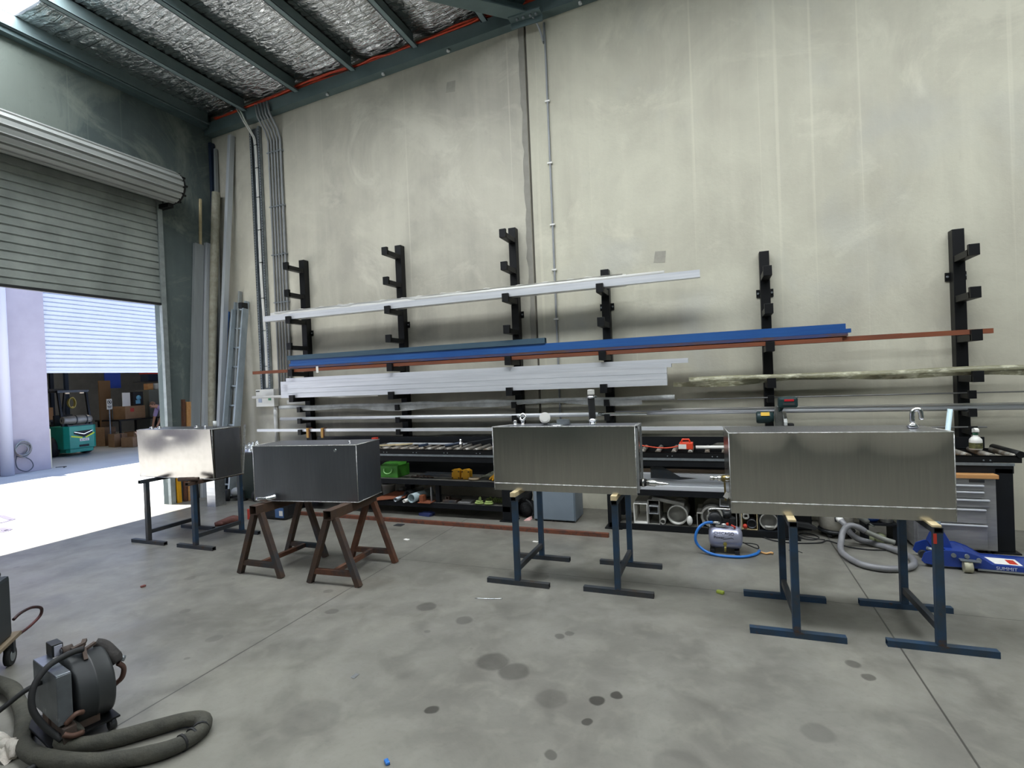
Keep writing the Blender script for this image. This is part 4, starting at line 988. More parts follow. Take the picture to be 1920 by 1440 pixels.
# ---- drop saw on the right conveyor
r = thing('drop_saw', 'green drop saw with silver blade guard standing on the right rollers', 'saw', (.52, 5.66, .82))
M['saw_green'] = mat('dark_teal_plastic', '1f3a3c', .4, 0, '1a3032', 4)
M['saw_alu'] = mat('cast_aluminium', 'a9aba9', .35, .9, '8f918f', 12)
MB().box((.34, 5.54, .82), (.72, 5.86, .855), .008).cyl((.53, 5.70, .855), (.53, 5.70, .875), .14, seg=28).build('base_table', M['saw_alu'], r)
MB().box((.36, 5.80, .86), (.47, 5.825, .92)).box((.58, 5.80, .86), (.70, 5.825, .92)).build('fence', M['saw_alu'], r)
MB().lathe([(0, 0), (.05, 0), (.058, .012), (.058, .1), (.05, .12), (.05, .15), (0, .15)], (.33, 5.62, 1.13), (1, 0, 0), 20).build('motor_housing', M['saw_green'], r)
MB().obox((.405, 5.565, 1.165), (.075, .004, .035), (-.35, 0, 0)).build('yellow_label', mat('amber_label', 'e0b53a', .5), r)
g = MB().prism([(.49, 5.60, .93), (.555, 5.60, .93), (.57, 5.60, 1.14), (.54, 5.60, 1.23), (.51, 5.60, 1.24), (.49, 5.60, 1.13)], (0, .14, 0), .01)
g.build('gear_casting', M['saw_alu'], r)
gp = [(.56, 5.55 + .13 + .15 * math.cos(a), 1.03 + .15 * math.sin(a)) for a in [PI * k / 16 for k in range(-3, 20)]]
MB().prism(gp, (.03, 0, 0), .003).build('blade_guard', M['saw_alu'], r)
MB().lathe([(0, 0), (.125, 0), (.125, .003), (0, .003)], (.575, 5.68, 1.02), (1, 0, 0), 32).build('saw_blade', M['stainless'], r)
h = MB().box((.515, 5.50, 1.225), (.68, 5.60, 1.325), .022); hs = h.build('handle_box', M['saw_green'], r)
MB().box((.565, 5.496, 1.285), (.645, 5.50, 1.305), .002).build('red_badge', mat('red_badge', 'b5202a', .4), hs)
MB().box((.555, 5.497, 1.25), (.65, 5.50, 1.272)).build('grey_label', M['steel_dark'], hs)
MB().bar((.53, 5.62, 1.2), (.56, 5.56, 1.27), .03, .05).build('handle_arm', M['saw_green'], r)
MB().cyl((.46, 5.66, .90), (.40, 5.66, .90), .008, seg=8).sphere((.395, 5.66, .90), .016, 10, 6).build('lock_knob', M['black_plastic'], r)
MB().box((.60, 5.58, .86), (.65, 5.66, 1.07), .008).build('dust_port', M['black_plastic'], r)
tag(MB().cyl((.86, 5.72, .82), (.86, 5.72, .86), .012, seg=8).build('brass_bolt', mat('brass', 'c8a24a', .3, .9)), 'single brass bolt standing on the rollers right of the drop saw', 'bolt')
# spray bottle
r = thing('spray_bottle', 'white spray bottle with a dark label at the bench end', 'bottle', (2.06, 5.72, .82))
MB().lathe([(0, 0), (.042, 0), (.046, .008), (.046, .075), (.044, .09), (.03, .108), (.018, .116), (.018, .128), (0, .128)], (2.06, 5.72, .82), seg=20).build('bottle_body', M['white_plastic'], r)
MB().lathe([(.0468, .012), (.0468, .062)], (2.06, 5.72, .82), seg=20).build('label', mat('dark_label', '3b3d2c', .6, 0, '6b6a3d', 40), r)
MB().cyl((2.06, 5.72, .948), (2.06, 5.72, .964), .02, seg=14).build('collar', mat('green_collar', '2f6b4f', .5), r)
MB().prism([(2.045, 5.755, .964), (2.045, 5.68, .975), (2.045, 5.68, .995), (2.045, 5.71, 1.01), (2.045, 5.75, 1.0)], (.03, 0, 0), .004).build('trigger_head', M['white_plastic'], r)

# ------------------------------------------------------------------ tool cabinet at the bench end
r = thing('tool_cabinet', 'stainless tool cabinet with a timber top under the bench end', 'tool cabinet', (1.79, 5.62, 0))
X0, X1, YF_ = 1.51, 2.075, 5.40
MB().box((X0, YF_ + .02, .03), (X1, 5.84, .625), .004).build('carcass', M['stainless'], r)
MB().box((X0 - .012, YF_ - .005, .625), (X1 + .012, 5.86, .658), .003).build('timber_top', M['wood'], r)
for z0, z1, xe in ((.525, .575, X1 - .085), (.465, .52, X1 - .085), (.39, .455, X1 - .05), (.255, .375, X1 - .075), (.045, .245, X1 - .07)):
    d = MB().box((X0 + .02, YF_ + .004, z0), (xe, YF_ + .02, z1), .003).build('drawer', M['stainless'], r)
    MB().box((X0 + .03, YF_ - .012, z1 - .014), (xe - .002, YF_ + .004, z1 - .002), .003).build('drawer_pull', M['alu_tube'], d)
MB().box((1.9, YF_ + .012, .59), (2.0, YF_ + .02, .612), .002).build('badge', M['steel_dark'], r)
for x in (X0 + .05, X1 - .05):
    for y in (5.46, 5.78): MB().cyl((x - .012, y, .018), (x + .012, y, .018), .018, seg=14).build('castor', M['black_rubber'], r)

# ------------------------------------------------------------------ compressor, hoses
cx, cy, cz = .0, 5.0, .125
r = thing('air_compressor', 'small silver air compressor with a tube frame on the floor', 'compressor', (cx, cy, 0))
MB().lathe([(0, 0), (.05, .004), (.085, .02), (.1, .05), (.1, .23), (.085, .262), (.05, .277), (0, .28)], (cx - .13, cy, cz + .005), (1, 0, 0), 28).build('air_tank', mat('silver_lilac_paint', 'a9abc0', .3, .5), r)
lab = mat('black_print', '22232a', .5)
def arc_text(body, x, a, size, name):
    n = V(0, -math.cos(a), math.sin(a)); u = V(0, math.sin(a), math.cos(a))
    MB().text(body, V(x, cy, cz + .005) + n * .1005, (1, 0, 0), u, size, .0006).build(name, lab, r)
arc_text('CHICAGO', cx - .085, .42, .036, 'lettering')
arc_text('Power', cx - .085, .10, .032, 'lettering')
MB().tube([(cx - .01, cy - .101, cz + .012), (cx + .03, cy - .1, cz + .02), (cx + .06, cy - .098, cz + .026), (cx + .075, cy - .1, cz + .016)], .002, 6, 4).build('swoosh', lab, r)
MB().cyl((cx + .005, cy - .1, cz - .03), (cx + .005, cy - .112, cz - .03), .015, seg=12).cyl((cx + .005, cy - .105, cz - .05), (cx + .005, cy - .105, cz - .095), .009, seg=8).build('drain_plug', mat('olive_brass', '9a8f4a', .4, .6), r)
for x in (cx - .1, cx + .1): MB().box((x - .02, cy - .08, 0), (x + .02, cy + .08, .032), .004).build('rubber_foot', M['black_rubber'], r)
MB().tube([(cx - .115, cy - .02, .215), (cx - .12, cy - .02, .33), (cx - .10, cy - .02, .375), (cx + .10, cy - .02, .375), (cx + .135, cy - .02, .345), (cx + .135, cy - .02, .2)], .008, 10, 4).build('carry_frame', M['chrome'], r)
MB().lathe([(0, 0), (.055, 0), (.06, .01), (.06, .04), (.05, .055), (0, .055)], (cx - .07, cy + .02, .285), (0, -1, 0), 20).box((cx - .09, cy, .225), (cx + .1, cy + .08, .29), .008).cyl((cx + .03, cy + .04, .27), (cx + .03, cy + .04, .35), .035, seg=16).box((cx + .05, cy - .02, .24), (cx + .09, cy + .04, .30), .004).build('motor_head', M['black_plastic'], r)
MB().box((cx - .07, cy - .05, .225), (cx + .005, cy + .04, .25), .006).build('plate_cover', M['alu_bright'], r)
MB().cyl((cx - .09, cy - .04, .262), (cx - .03, cy - .04, .262), .011, seg=10).cyl((cx - .02, cy - .05, .25), (cx + .02, cy - .05, .25), .012, seg=8).build('outlet_coupling', M['chrome'], r)
MB().box((cx + .02, cy - .06, .245), (cx + .04, cy - .03, .265), .004).tube([(cx + .06, cy - .05, .25), (cx + .09, cy - .06, .235), (cx + .085, cy - .05, .225)], .008, 8, 3).build('red_valve', M['red'], r)
tag(MB().tube([(cx - .092, cy - .04, .262), (cx - .15, cy - .06, .258), (cx - .205, cy - .09, .22), (cx - .235, cy - .11, .15), (cx - .225, cy - .11, .085), (cx - .17, cy - .12, .035), (cx - .09, cy - .15, .013), (cx + .03, cy - .175, .013), (cx + .15, cy - .15, .013), (cx + .245, cy - .06, .014), (cx + .28, cy + .02, .02)], .012, 10, 6).build('air_hose', M['blue']), 'bright blue air hose curling round the silver compressor', 'hose')
tag(MB().tube([(cx + .29, cy + .015, .012), (cx + .33, cy - .01, .01), (cx + .37, cy + .01, .016), (cx + .385, cy + .0, .012)], .008, 8, 4).build('orange_tie', mat('pale_orange_plastic', 'dba86a', .5)), 'pale orange curl of plastic at the end of the blue hose', 'tie')
(MB().tube([(cx + .12, cy, .2), (cx + .125, cy - .05, .12), (cx + .155, cy - .03, .095), (cx + .22, cy + .0, .085), (cx + .265, cy + .0, .075), (cx + .27, cy - .0, .045), (cx + .21, cy + .01, .06), (cx + .15, cy + .0, .09)], .005, 6, 5).build('power_cord', M['black_rubber'], r))

# ------------------------------------------------------------------ vacuum, hose and pails
r = thing('vacuum_cleaner', 'stained white drum vacuum cleaner with a grey hose by the back wall', 'vacuum', (.985, 5.72, 0))
MB().lathe([(0, .07), (.125, .07), (.135, .078), (.162, .25), (.165, .262), (.155, .275), (0, .275)], (.985, 5.72, 0), seg=28).build('drum', mat('stained_cream_plastic', 'd3d0c6', .45, 0, 'b3aa96', 5), r)
MB().lathe([(.168, .252), (.17, .258), (.17, .272), (.166, .278), (.15, .34), (.08, .38), (0, .385)], (.985, 5.72, 0), seg=28).build('motor_lid', M['black_plastic'], r)
MB().lathe([(0, .045), (.15, .045), (.155, .055), (.15, .07), (0, .07)], (.985, 5.72, 0), seg=24).build('dolly', M['black_plastic'], r)
for k in range(4):
    a = PI / 4 + k * PI / 2 + .2
    MB().sphere((.985 + .12 * math.cos(a), 5.72 + .12 * math.sin(a), .022), .022, 10, 6).build('castor', M['black_rubber'], r)
MB().box((.985 - .035, 5.555, .17), (.985 + .035, 5.575, .245), .003).build('inlet_plate', M['steel_dark'], r)
MB().lathe([(.0, 0), (.03, 0), (.03, .03), (.022, .035), (.022, .06), (0, .06)], (.985, 5.558, .2), (0, -1, 0), 16).build('inlet_collar', M['white_plastic'], r)
HP = [(.988, 5.492, .198), (1.01, 5.46, .17), (1.05, 5.45, .10), (1.11, 5.46, .05), (1.2, 5.44, .03), (1.29, 5.34, .028), (1.37, 5.20, .028), (1.395, 5.06, .028), (1.35, 4.90, .028), (1.25, 4.81, .028), (1.12, 4.78, .028), (1.0, 4.84, .028), (.93, 5.02, .028), (.92, 5.18, .032), (.945, 5.28, .085), (.972, 5.33, .15), (1.02, 5.35, .195), (1.085, 5.36, .185), (1.14, 5.37, .15)]
o = tag(MB().tube(HP, .025, 12, 6).build('vacuum_hose', mat('grey_ribbed_hose', '8b8b8e', .4, 0, '79797c', 6)), 'thick grey vacuum hose looping over the floor in front of the drum vacuum', 'hose')
tag(MB().tube([(1.142, 5.37, .148), (1.19, 5.38, .125), (1.28, 5.385, .085), (1.36, 5.385, .06)], .021, 12, 6).build('vacuum_wand', mat('grey_plastic_tube', '85867f', .45)), 'grey plastic wand sloping down from the top of the vacuum hose loop', 'wand')
g = MB()
def cord(label, pts, rr=.006): return tag(MB().tube(pts, rr, 6, 6).build('floor_cable', M['black_rubber']), label, 'cable')
cord('black cable on the floor from the bench leg to under the drum vacuum', [(.18, 5.62, .007), (.3, 5.545, .007), (.42, 5.40, .007), (.6, 5.36, .007), (.8, 5.42, .007), (.88, 5.5, .007), (1.0, 5.36, .007), (1.15, 5.31, .007), (1.28, 5.33, .007)])
cord('thin black cable curled in a loop beside the drum vacuum', [(.60, 5.62, .02), (.68, 5.52, .007), (.76, 5.50, .007), (.82, 5.58, .007), (.78, 5.68, .007), (.7, 5.70, .007), (.66, 5.62, .014), (.74, 5.54, .014), (.86, 5.52, .007)], .005)
bucket((1.345, 5.56, .191), .05, .06, .10, M['white_plastic'], 'small white pail on a low shelf beside the blue tub', False)
tag(MB().lathe([(0, 0), (.045, 0), (.07, .03), (.078, .07), (.05, .1), (0, .11)], (1.235, 5.57, .191), seg=20).build('blue_tub', mat('blue_tub_plastic', '2a4f9a', .45)), 'round blue tub on a low shelf behind the wand', 'tub')
r = thing('low_shelf', 'low dark shelf by the wall holding the blue tub', 'shelf', (1.29, 5.6, 0))
MB().box((1.17, 5.49, .17), (1.42, 5.72, .19), .003).build('shelf_top', M['bench'], r)
for x in (1.185, 1.395): MB().box((x - .015, 5.5, 0), (x + .015, 5.7, .17)).build('leg', M['bench'], r)
tag(MB().tube([(1.08, 5.42, .30), (1.12, 5.40, .27), (1.17, 5.38, .22)], [.03, .034, .02], 12, 3).cyl((1.17, 5.38, .22), (1.21, 5.36, .195), .006, seg=8).build('hand_tool', mat('grey_tool', '62645f', .5)), 'grey hand tool with a bright shaft hanging over the wand', 'tool')
tag(MB().sphere((1.29, 5.54, .05), (.05, .03, .05), 12, 8).sphere((1.22, 5.55, .04), (.04, .03, .04), 10, 6).build('plastic_bag', mat('pale_green_bag', '8f9473', .5)), 'crumpled pale green bag under the low shelf', 'bag')
tag(MB().box((.66, 5.82, .0), (.80, 6.05, .25), .01).build('dark_case', M['black_plastic']), 'dark case under the right bench by its middle leg', 'case')
tag(MB().prism([(.52, 5.6, .14), (.75, 5.62, .12), (.82, 5.62, .08), (.80, 5.62, .06), (.60, 5.6, .10)], (0, .06, -.0), .006).bar((.6, 5.65, 0), (.62, 5.65, .11), .03, .03, up=(0, 1, 0)).build('grey_brush', M['black_rubber']), 'dark brush lying on a block left of the drum vacuum', 'brush')

# ------------------------------------------------------------------ trolley jack
a0, b0 = V(1.44, 5.12, 0), V(2.75, 5.02, 0)
dj = (b0 - a0).normalized(); nj = V(-dj.y, dj.x, 0)
M['jack_blue'] = mat('deep_blue_paint', '1f3a86', .35, 0, '243f8e', 4)
r = thing('trolley_jack', 'low blue trolley jack with a pale handle in front of the tool cabinet', 'jack', (1.9, 5.1, 0))
def P3(u, v, z): return a0 + dj * u + nj * v + V(0, 0, z)
side = [(.0, .05), (.02, .11), (.08, .138), (.16, .144), (.28, .144), (.35, .118), (.43, .064), (1.3, .06), (1.3, .026), (.42, .026), (.1, .018), (.02, .028)]
for v in (-.14, .13):
    g = MB().prism([P3(u, v, z) for u, z in side], nj * .012, .002); s_ = g.build('side_plate', M['jack_blue'], r)
    bo = MB()
    for u, z in ((.10, .10), (.20, .112), (.28, .112), (.12, .04), (.35, .09)):
        q = P3(u, v - (.012 if v < 0 else -.024), z); MB().cyl(q, q + nj * (.012 if v < 0 else -.012), .016, seg=12).build('axle_nut', M['galv'], s_)
MB().prism([P3(.16, -.128, .138), P3(.28, -.128, .138), P3(.35, -.128, .112), P3(.43, -.128, .058), P3(1.3, -.128, .054), P3(1.3, -.128, .048), P3(.42, -.128, .052), P3(.16, -.128, .13)], nj * .256).build('deck', M['jack_blue'], r)
MB().prism([P3(.5, -.128, .03), P3(1.3, -.128, .03), P3(1.3, -.128, .036), P3(.5, -.128, .036)], nj * .256).build('lift_arm', M['jack_blue'], r)
MB().bar(P3(.34, -.15, .022), P3(1.3, -.15, .022), .01, .012).build('bottom_trim', M['alu'], r)
for v in (-.10, .10): q = P3(.06, v, .03); MB().cyl(q - nj * .02, q + nj * .02, .03, seg=16).build('castor', M['steel_dark'], r)
q = P3(.275, -.175, .042); MB().cyl(q - dj * .026, q + dj * .026, .042, seg=18).build('front_wheel', mat('cream_wheel', 'a9a68f', .5), r)
MB().bar(P3(.23, -.165, .09), P3(.35, -.165, .086), .06, .006).build('wheel_bracket', M['galv'], r)
MB().prism([P3(.10, -.045, .10), P3(.22, -.045, .13), P3(.20, -.045, .20), P3(.165, -.045, .27), P3(.11, -.045, .27), P3(.07, -.045, .17)], nj * .09, .006).build('handle_yoke', M['jack_blue'], r)
MB().tube([P3(.13, 0, .20), P3(.15, .0, .40), P3(.25, .02, 1.22)], .018, 12, wall=.2).build('jack_handle', mat('pale_blue_enamel', 'c3dbe2', .35), r)
MB().bar(P3(.02, -.125, .07), P3(.12, -.125, .04), .01, .012).tube([P3(.05, -.07, .13), P3(.11, -.1, .12)], .014, 10).build('release_rod', M['galv'], r)
q = P3(.82, -.05, .0735); MB().prism([P3(.46, -.09, .0585), P3(.62, -.09, .0582), P3(.62, .06, .0582), P3(.44, .06, .0585)], (0, 0, .001)).build('sticker', M['paper'], r)
q = P3(.80, -.06, .0765); MB().prism([P3(.55, -.07, .0596), P3(.60, -.07, .0596), P3(.60, .03, .0596), P3(.55, .03, .0596)], (0, 0, .0006)).build('sticker_print', M['red'], r)
q = P3(.45, -.1415, .031); MB().text('SUMMIT', q, dj, (0, 0, 1), .034, .0008).build('lettering', mat('pale_print', 'c5cbe0', .5), r)
g = MB().lathe([(0, .0), (.07, .002), (.095, .012), (.08, .02), (0, .026)], P3(.93, -.02, .066), (.1, .05, 1), 20)
tag(g.build('white_disc', M['white_plastic']), 'white round pad resting on the deck of the blue jack', 'pad')
tag(MB().sphere((2.42, 5.55, .07), (.12, .09, .07), 14, 8).sphere((2.55, 5.6, .05), (.1, .08, .05), 12, 6).build('cloth_bundle', mat('cream_cloth', 'c9c4b0', .85, 0, '9c9788', 7, bump=.5)), 'cream cloth bundle on the floor past the bench end', 'cloth')
# ------------------------------------------------------------------ services on the back wall
r = thing('cable_tray', 'perforated galvanised cable tray running up the wall by the corner', 'cable tray', (-6.49, YB, 1.56))
MB().box((-6.585, YB - .006, 1.56), (-6.385, YB - .002, 5.62)).box((-6.585, YB - .05, 1.56), (-6.58, YB - .002, 5.62)).box((-6.39, YB - .05, 1.56), (-6.385, YB - .002, 5.62)).box((-6.585, YB - .05, 1.56), (-6.55, YB - .047, 5.62)).box((-6.42, YB - .05, 1.56), (-6.385, YB - .047, 5.62)).build('tray_channel', M['galv'], r)
sl = MB()
for k in range(100):
    z = 1.6 + k * .04
    for x in (-6.568, -6.402): sl.box((x - .007, YB - .0505, z), (x + .007, YB - .0498, z + .02))
sl.build('slot_row', M['steel_dark'], r)
for x, dz in ((-6.505, 0), (-6.478, .06)):
    pts = [(x + .01, YB - .02, 1.62), (x + .02, YB - .022, 2.3), (x - .01, YB - .022, 3.4), (x, YB - .022, 4.6), (x - .005, YB - .024, 5.36), (x - .02, YB - .07, 5.52), (x - .06, YB - .15, 5.66 + dz * .2), (x - .12, YB - .165, 5.79 + dz * .5), (x - .2, YB - .15, 5.905)]
    tag(MB().tube(pts, .011, 8, 5).build('power_cable', M['white_plastic']), 'white cable in the tray, curving over the beam %s' % ('nearer the corner' if dz == 0 else 'nearer the grey conduits'), 'cable')
cab = [o for o in COL.objects if o.name.startswith('power_cable') and o.parent is None][0]
for z in (1.95, 2.5, 3.0, 3.55, 4.05, 4.55, 5.0, 5.35):
    ob = MB().box((-6.52, YB - .035, z), (-6.455, YB - .012, z + .008)).build('cable_tie', M['black_plastic'], cab)
for k, x in enumerate((-6.235, -6.178, -6.121, -6.064, -6.0)):
    rr = .0145 if k < 4 else .019
    o = MB().tube([(x, YB - .025, 1.50), (x, YB - .025, 5.35), (x - .015, YB - .06, 5.50), (x - .05, YB - .16, 5.68), (x - .07, YB - .175, 5.86)], rr, 10).build('wall_conduit', M['grey_pvc'])
    tag(o, ['grey conduit next to the cable tray', 'second grey conduit from the cable tray', 'third grey conduit from the cable tray', 'fourth grey conduit from the cable tray', 'thickest grey conduit, farthest from the cable tray'][k], 'conduit', 'grey conduits bunched on the wall')
    for z in (2.9, 3.62, 4.35, 5.17):
        MB().box((x - rr - .012, YB - .03 - rr, z), (x + rr + .012, YB - .002, z + .018), .002).build('saddle_clip', M['galv'], o)
r = thing('switch_box', 'white wall switch box with a green sticker by the corner', 'switch box', (-6.46, YB, 1.33))
MB().box((-6.65, YB - .09, 1.335), (-6.29, YB - .001, 1.60), .004).build('enclosure', M['white_plastic'], r)
MB().box((-6.60, YB - .094, 1.40), (-6.53, YB - .09, 1.46)).build('grey_sticker', mat('grey_blue_sticker', 'a9b2c4', .6), r)
MB().box((-6.40, YB - .094, 1.43), (-6.345, YB - .09, 1.48)).build('green_sticker', mat('green_sticker', '4c8f68', .6), r)
MB().box((-6.64, YB - .095, 1.565), (-6.57, YB - .09, 1.58)).build('black_clip', M['black_plastic'], r)
tag(MB().tube([(-6.33, YB - .03, 1.33), (-6.33, YB - .03, .75)], .03, 12).build('drop_conduit', M['white_plastic']), 'thick white conduit dropping from the switch box', 'conduit')
tag(MB().box((-6.10, YB - .03, 1.36), (-5.62, YB - .001, 1.42), .003).build('cable_duct', M['white_plastic']), 'short white duct on the wall right of the switch box', 'duct')
o = tag(MB().tube([(-1.815, YB - .016, .05), (-1.815, YB - .016, 5.50), (-1.83, YB - .03, 5.66), (-1.87, YB - .10, 5.84), (-1.95, YB - .15, 5.97), (-2.06, YB - .16, 6.03)], .0125, 10, 4).build('wall_conduit', M['grey_pvc']), 'single grey conduit running up the wall right of the joint', 'conduit')
for z in (.9, 1.6, 2.3, 2.9, 3.45, 4.2, 4.95): MB().box((-1.845, YB - .03, z), (-1.785, YB - .002, z + .02), .002).build('saddle_clip', M['white_plastic'], o)
# orange cables lying along the ledger beam
rd_ = random.Random(12)
for k in range(4):
    pts = []
    for i in range(56):
        x = -7.2 + i * .25
        pts.append((x, 6.118 + rd_.uniform(-.012, .012) + .014 * k, ledz(x) + .19 + rd_.uniform(0, .022) + .012 * (k % 2) + .02 * math.sin(x * 2.2 + k)))
    tag(MB().tube(pts, .014, 6, 3).build('orange_cable', M['orange']), ['frontmost orange cable along the wall beam', 'second orange cable from the front along the wall beam', 'third orange cable from the front along the wall beam', 'orange cable nearest the wall along the beam'][k], 'cable', 'orange cables along the roof beam')

# ------------------------------------------------------------------ stock leaning in the corner
def lean(name, label, p0, p1, w, d, m, cat='length', hollow=True, upv_=(1, 0, 0)):
    g = MB()
    (g.shs(p0, p1, w, d, .004, upv_) if hollow else g.bar(p0, p1, w, d, upv_, .002))
    return tag(g.build(name, M[m]), label, cat)
M['alu_dull'] = mat('dull_grey_aluminium', '969b9b', .5, .3, 'a3a7a9', 3, stretch=(3, 3, .3))
M['alu_lilac'] = mat('pale_aluminium_length', 'c9cdd2', .35, .3, 'b8bdc3', 3, stretch=(4, 4, .3))
lean('aluminium_channel', 'wide grey channel leaning against the left wall by the corner', (-7.38, 5.60, 0), (-7.395, 5.90, 3.88), .15, .05, 'alu_dull', 'channel')
lean('aluminium_tube_length', 'bright square tube leaning just right of the wide grey channel', (-7.32, 5.72, 0), (-7.37, 6.03, 3.92), .07, .06, 'alu_lilac', 'tube')
tag(MB().tube([(-7.29, 5.83, .0), (-7.29, 5.87, .7), (-7.28, 5.93, 1.8), (-7.265, 6.02, 3.2), (-7.25, 6.13, 4.72)], [.045, .05, .055, .06, .062], 14, 4).build('wrapped_roll', mat('speckled_wrapped_roll', 'a3a090', .6, 0, '8c8877', 14, bump=.5)), 'tall speckled beige roll standing in the corner', 'roll')
lean('navy_pole', 'tall navy steel pole standing right in the corner', (-7.38, 6.16, 0), (-7.385, 6.20, 5.55), .075, .05, 'navy', 'pole')
lean('tall_box_section', 'tallest silver box section leaning on the back wall by the ladder', (-7.20, 5.86, 0), (-6.95, 6.20, 5.58), .085, .06, 'alu_lilac', 'bar')
lean('thin_section', 'thin dull section leaning just right of the navy pole', (-7.30, 6.03, 0), (-7.31, 6.21, 5.45), .045, .035, 'alu_dull', 'bar')
lean('beige_rod', 'thin beige rod leaning above the wide grey channel', (-7.40, 5.74, 0), (-7.40, 5.97, 4.6), .03, .03, 'wood_pale', 'rod', False)
tag(MB().tube([(-7.19, 5.74, 0), (-7.185, 6.20, 2.85)], .026, 12, wall=.2).build('blue_pipe', mat('mid_blue_pipe', '2f62a8', .4)), 'blue pipe leaning across in front of the speckled roll', 'pipe')
lean('brown_steel_length', 'dark brown rusty length leaning left of the orange plank', (-7.37, 5.47, 0), (-7.40, 5.53, 1.50), .035, .05, 'rust', 'length', False)
lean('orange_plank', 'orange timber plank leaning on the left wall near the door', (-7.34, 5.55, 0), (-7.40, 5.62, 1.46), .10, .03, 'wood', 'plank', False)
lean('yellow_level', 'yellow spirit level standing against the door jamb', (-7.38, 5.385, 0), (-7.40, 5.385, .95), .06, .03, 'yellow', 'level', False)
lean('thin_section', 'thin grey length leaning between the tallest box section and the ladder', (-7.02, 5.95, 0), (-6.93, 6.21, 3.15), .05, .03, 'alu_dull', 'bar')
r = thing('extension_ladder', 'aluminium extension ladder leaning on the back wall near the corner', 'ladder', (-6.95, 5.98, 0))
M['ladder'] = mat('ladder_aluminium', 'b3bec6', .4, .4, 'a3afb8', 6)
for xx, dy in ((-7.10, 0), (-6.88, 0), (-7.08, -.07), (-6.86, -.07)):
    MB().bar((xx, 5.86 + dy, 0), (xx + .09, 6.20 + dy, 2.98 if dy == 0 else 2.86), .03, .07, (0, 1, 0)).build('rail', M['ladder'], r)
for k in range(10):
    t_ = .06 + k * .1
    q0 = V(-7.12, 5.86, 0).lerp(V(-7.03, 6.20, 2.98), t_); q1 = V(-6.90, 5.86, 0).lerp(V(-6.81, 6.20, 2.98), t_)
    g = MB().cyl(q0, q1 + V(.02, 0, 0), .014, seg=8); g.build('rung', M['ladder'], r)
    MB().cyl(q1 + V(.02, -.06, 0), q1 + V(.028, -.06, 0), .012, seg=8).build('rung_plug', M['black_plastic'], r)
MB().box((-6.84, 6.08, 2.86), (-6.77, 6.20, 2.95), .004).build('end_cap', M['black_plastic'], r)
tag(MB().shs((-6.62, 5.37, 0), (-6.62, 5.37, .62), .16, .16, .004, (0, 1, 0)).build('box_offcut', M['alu']), 'upright square aluminium box offcut behind the sunlit tank', 'offcut')
g = MB()
# wheelie bin with a foil bag on top
r = thing('wheelie_bin', 'dark green wheelie bin with silver foil heaped on it', 'bin', (-6.33, 5.80, 0))
MB().hexa([(-6.44, 5.68, .03), (-6.22, 5.68, .03), (-6.20, 5.95, .03), (-6.42, 5.95, .03), (-6.485, 5.62, .70), (-6.19, 5.62, .70), (-6.16, 6.0, .70), (-6.45, 6.0, .70)], .015).build('bin_body', mat('dark_green_plastic', '17241f', .5), r)
MB().box((-6.50, 5.60, .69), (-6.17, 6.01, .715), .006).build('rim', M['black_plastic'], r)
for x in (-6.46, -6.22): MB().cyl((x - .02, 5.70, .085), (x + .03, 5.70, .085), .085, seg=20).build('wheel', M['black_rubber'], r)
rd_ = random.Random(6)
g = MB().grid(lambda u, v: (-6.50 + .33 * u, 5.62 + .36 * v, .716 + .13 * math.sin(PI * u) ** .6 * math.sin(PI * v) ** .6 * (.8 + .25 * math.sin(u * 19 + v * 7) + .15 * math.sin(v * 23 + u * 11))), 26, 26)
tag(g.build('foil_heap', M['foil']), 'crumpled silver foil heaped on the wheelie bin', 'foil')
r = thing('wheeled_blower', 'small grey wheeled machine with a thin handle beside the wheelie bin', 'machine', (-6.62, 5.72, 0))
MB().cyl((-6.74, 5.62, .085), (-6.70, 5.66, .085), .085, seg=20).cyl((-6.74, 5.62, .085), (-6.742, 5.618, .085), .035, seg=12).build('wheel', M['black_rubber'], r)
MB().sphere((-6.60, 5.70, .12), (.09, .09, .07), 14, 8).build('housing', M['grey_pvc'], r)
MB().box((-6.70, 5.64, .03), (-6.5, 5.76, .06), .006).build('deck', M['black_plastic'], r)
MB().tube([(-6.60, 5.72, .16), (-6.66, 5.85, .40), (-6.70, 5.9, .52)], .007, 8).build('handle', M['steel_dark'], r)
r = thing('tool_bag', 'black tool bag with a blue and white patch behind the sawhorses', 'tool bag', (-5.12, 5.02, 0))
MB().box((-5.32, 4.93, 0), (-4.94, 5.12, .20), .04).build('bag_body', M['black_plastic'], r)
MB().obox((-5.03, 4.928, .09), (.13, .006, .12)).build('blue_patch', mat('blue_patch', '4a6b9a', .7), r)
MB().obox((-5.0, 4.922, .085), (.05, .006, .06)).build('white_patch', M['paper'], r)
MB().tube([(-5.25, 5.02, .19), (-5.2, 5.02, .25), (-5.06, 5.02, .25), (-5.0, 5.02, .19)], .01, 8, 4).build('carry_strap', M['black_rubber'], r)
tag(MB().box((-5.48, 4.86, .0), (-5.42, 4.92, .13), .006).build('red_can', M['red']), 'small red container beside the black tool bag', 'container')
g = MB().tube([(-5.62, 4.52, .02), (-5.56, 4.60, .035), (-5.50, 4.68, .05), (-5.44, 4.76, .03)], [.025, .04, .05, .03], 10, 4).sphere((-5.58, 4.56, .025), (.05, .04, .025), 10, 6)
tag(g.build('leather_glove', mat('brown_leather', '6a4038', .7, 0, '553530', 8, bump=.4)), 'brown leather glove on the floor under the sunlit tank', 'glove')
tag(MB().box((-5.62, 5.02, 0), (-5.30, 5.12, .035), .004).build('dark_tray', M['black_plastic']), 'flat dark tray on the floor left of the black tool bag', 'tray')
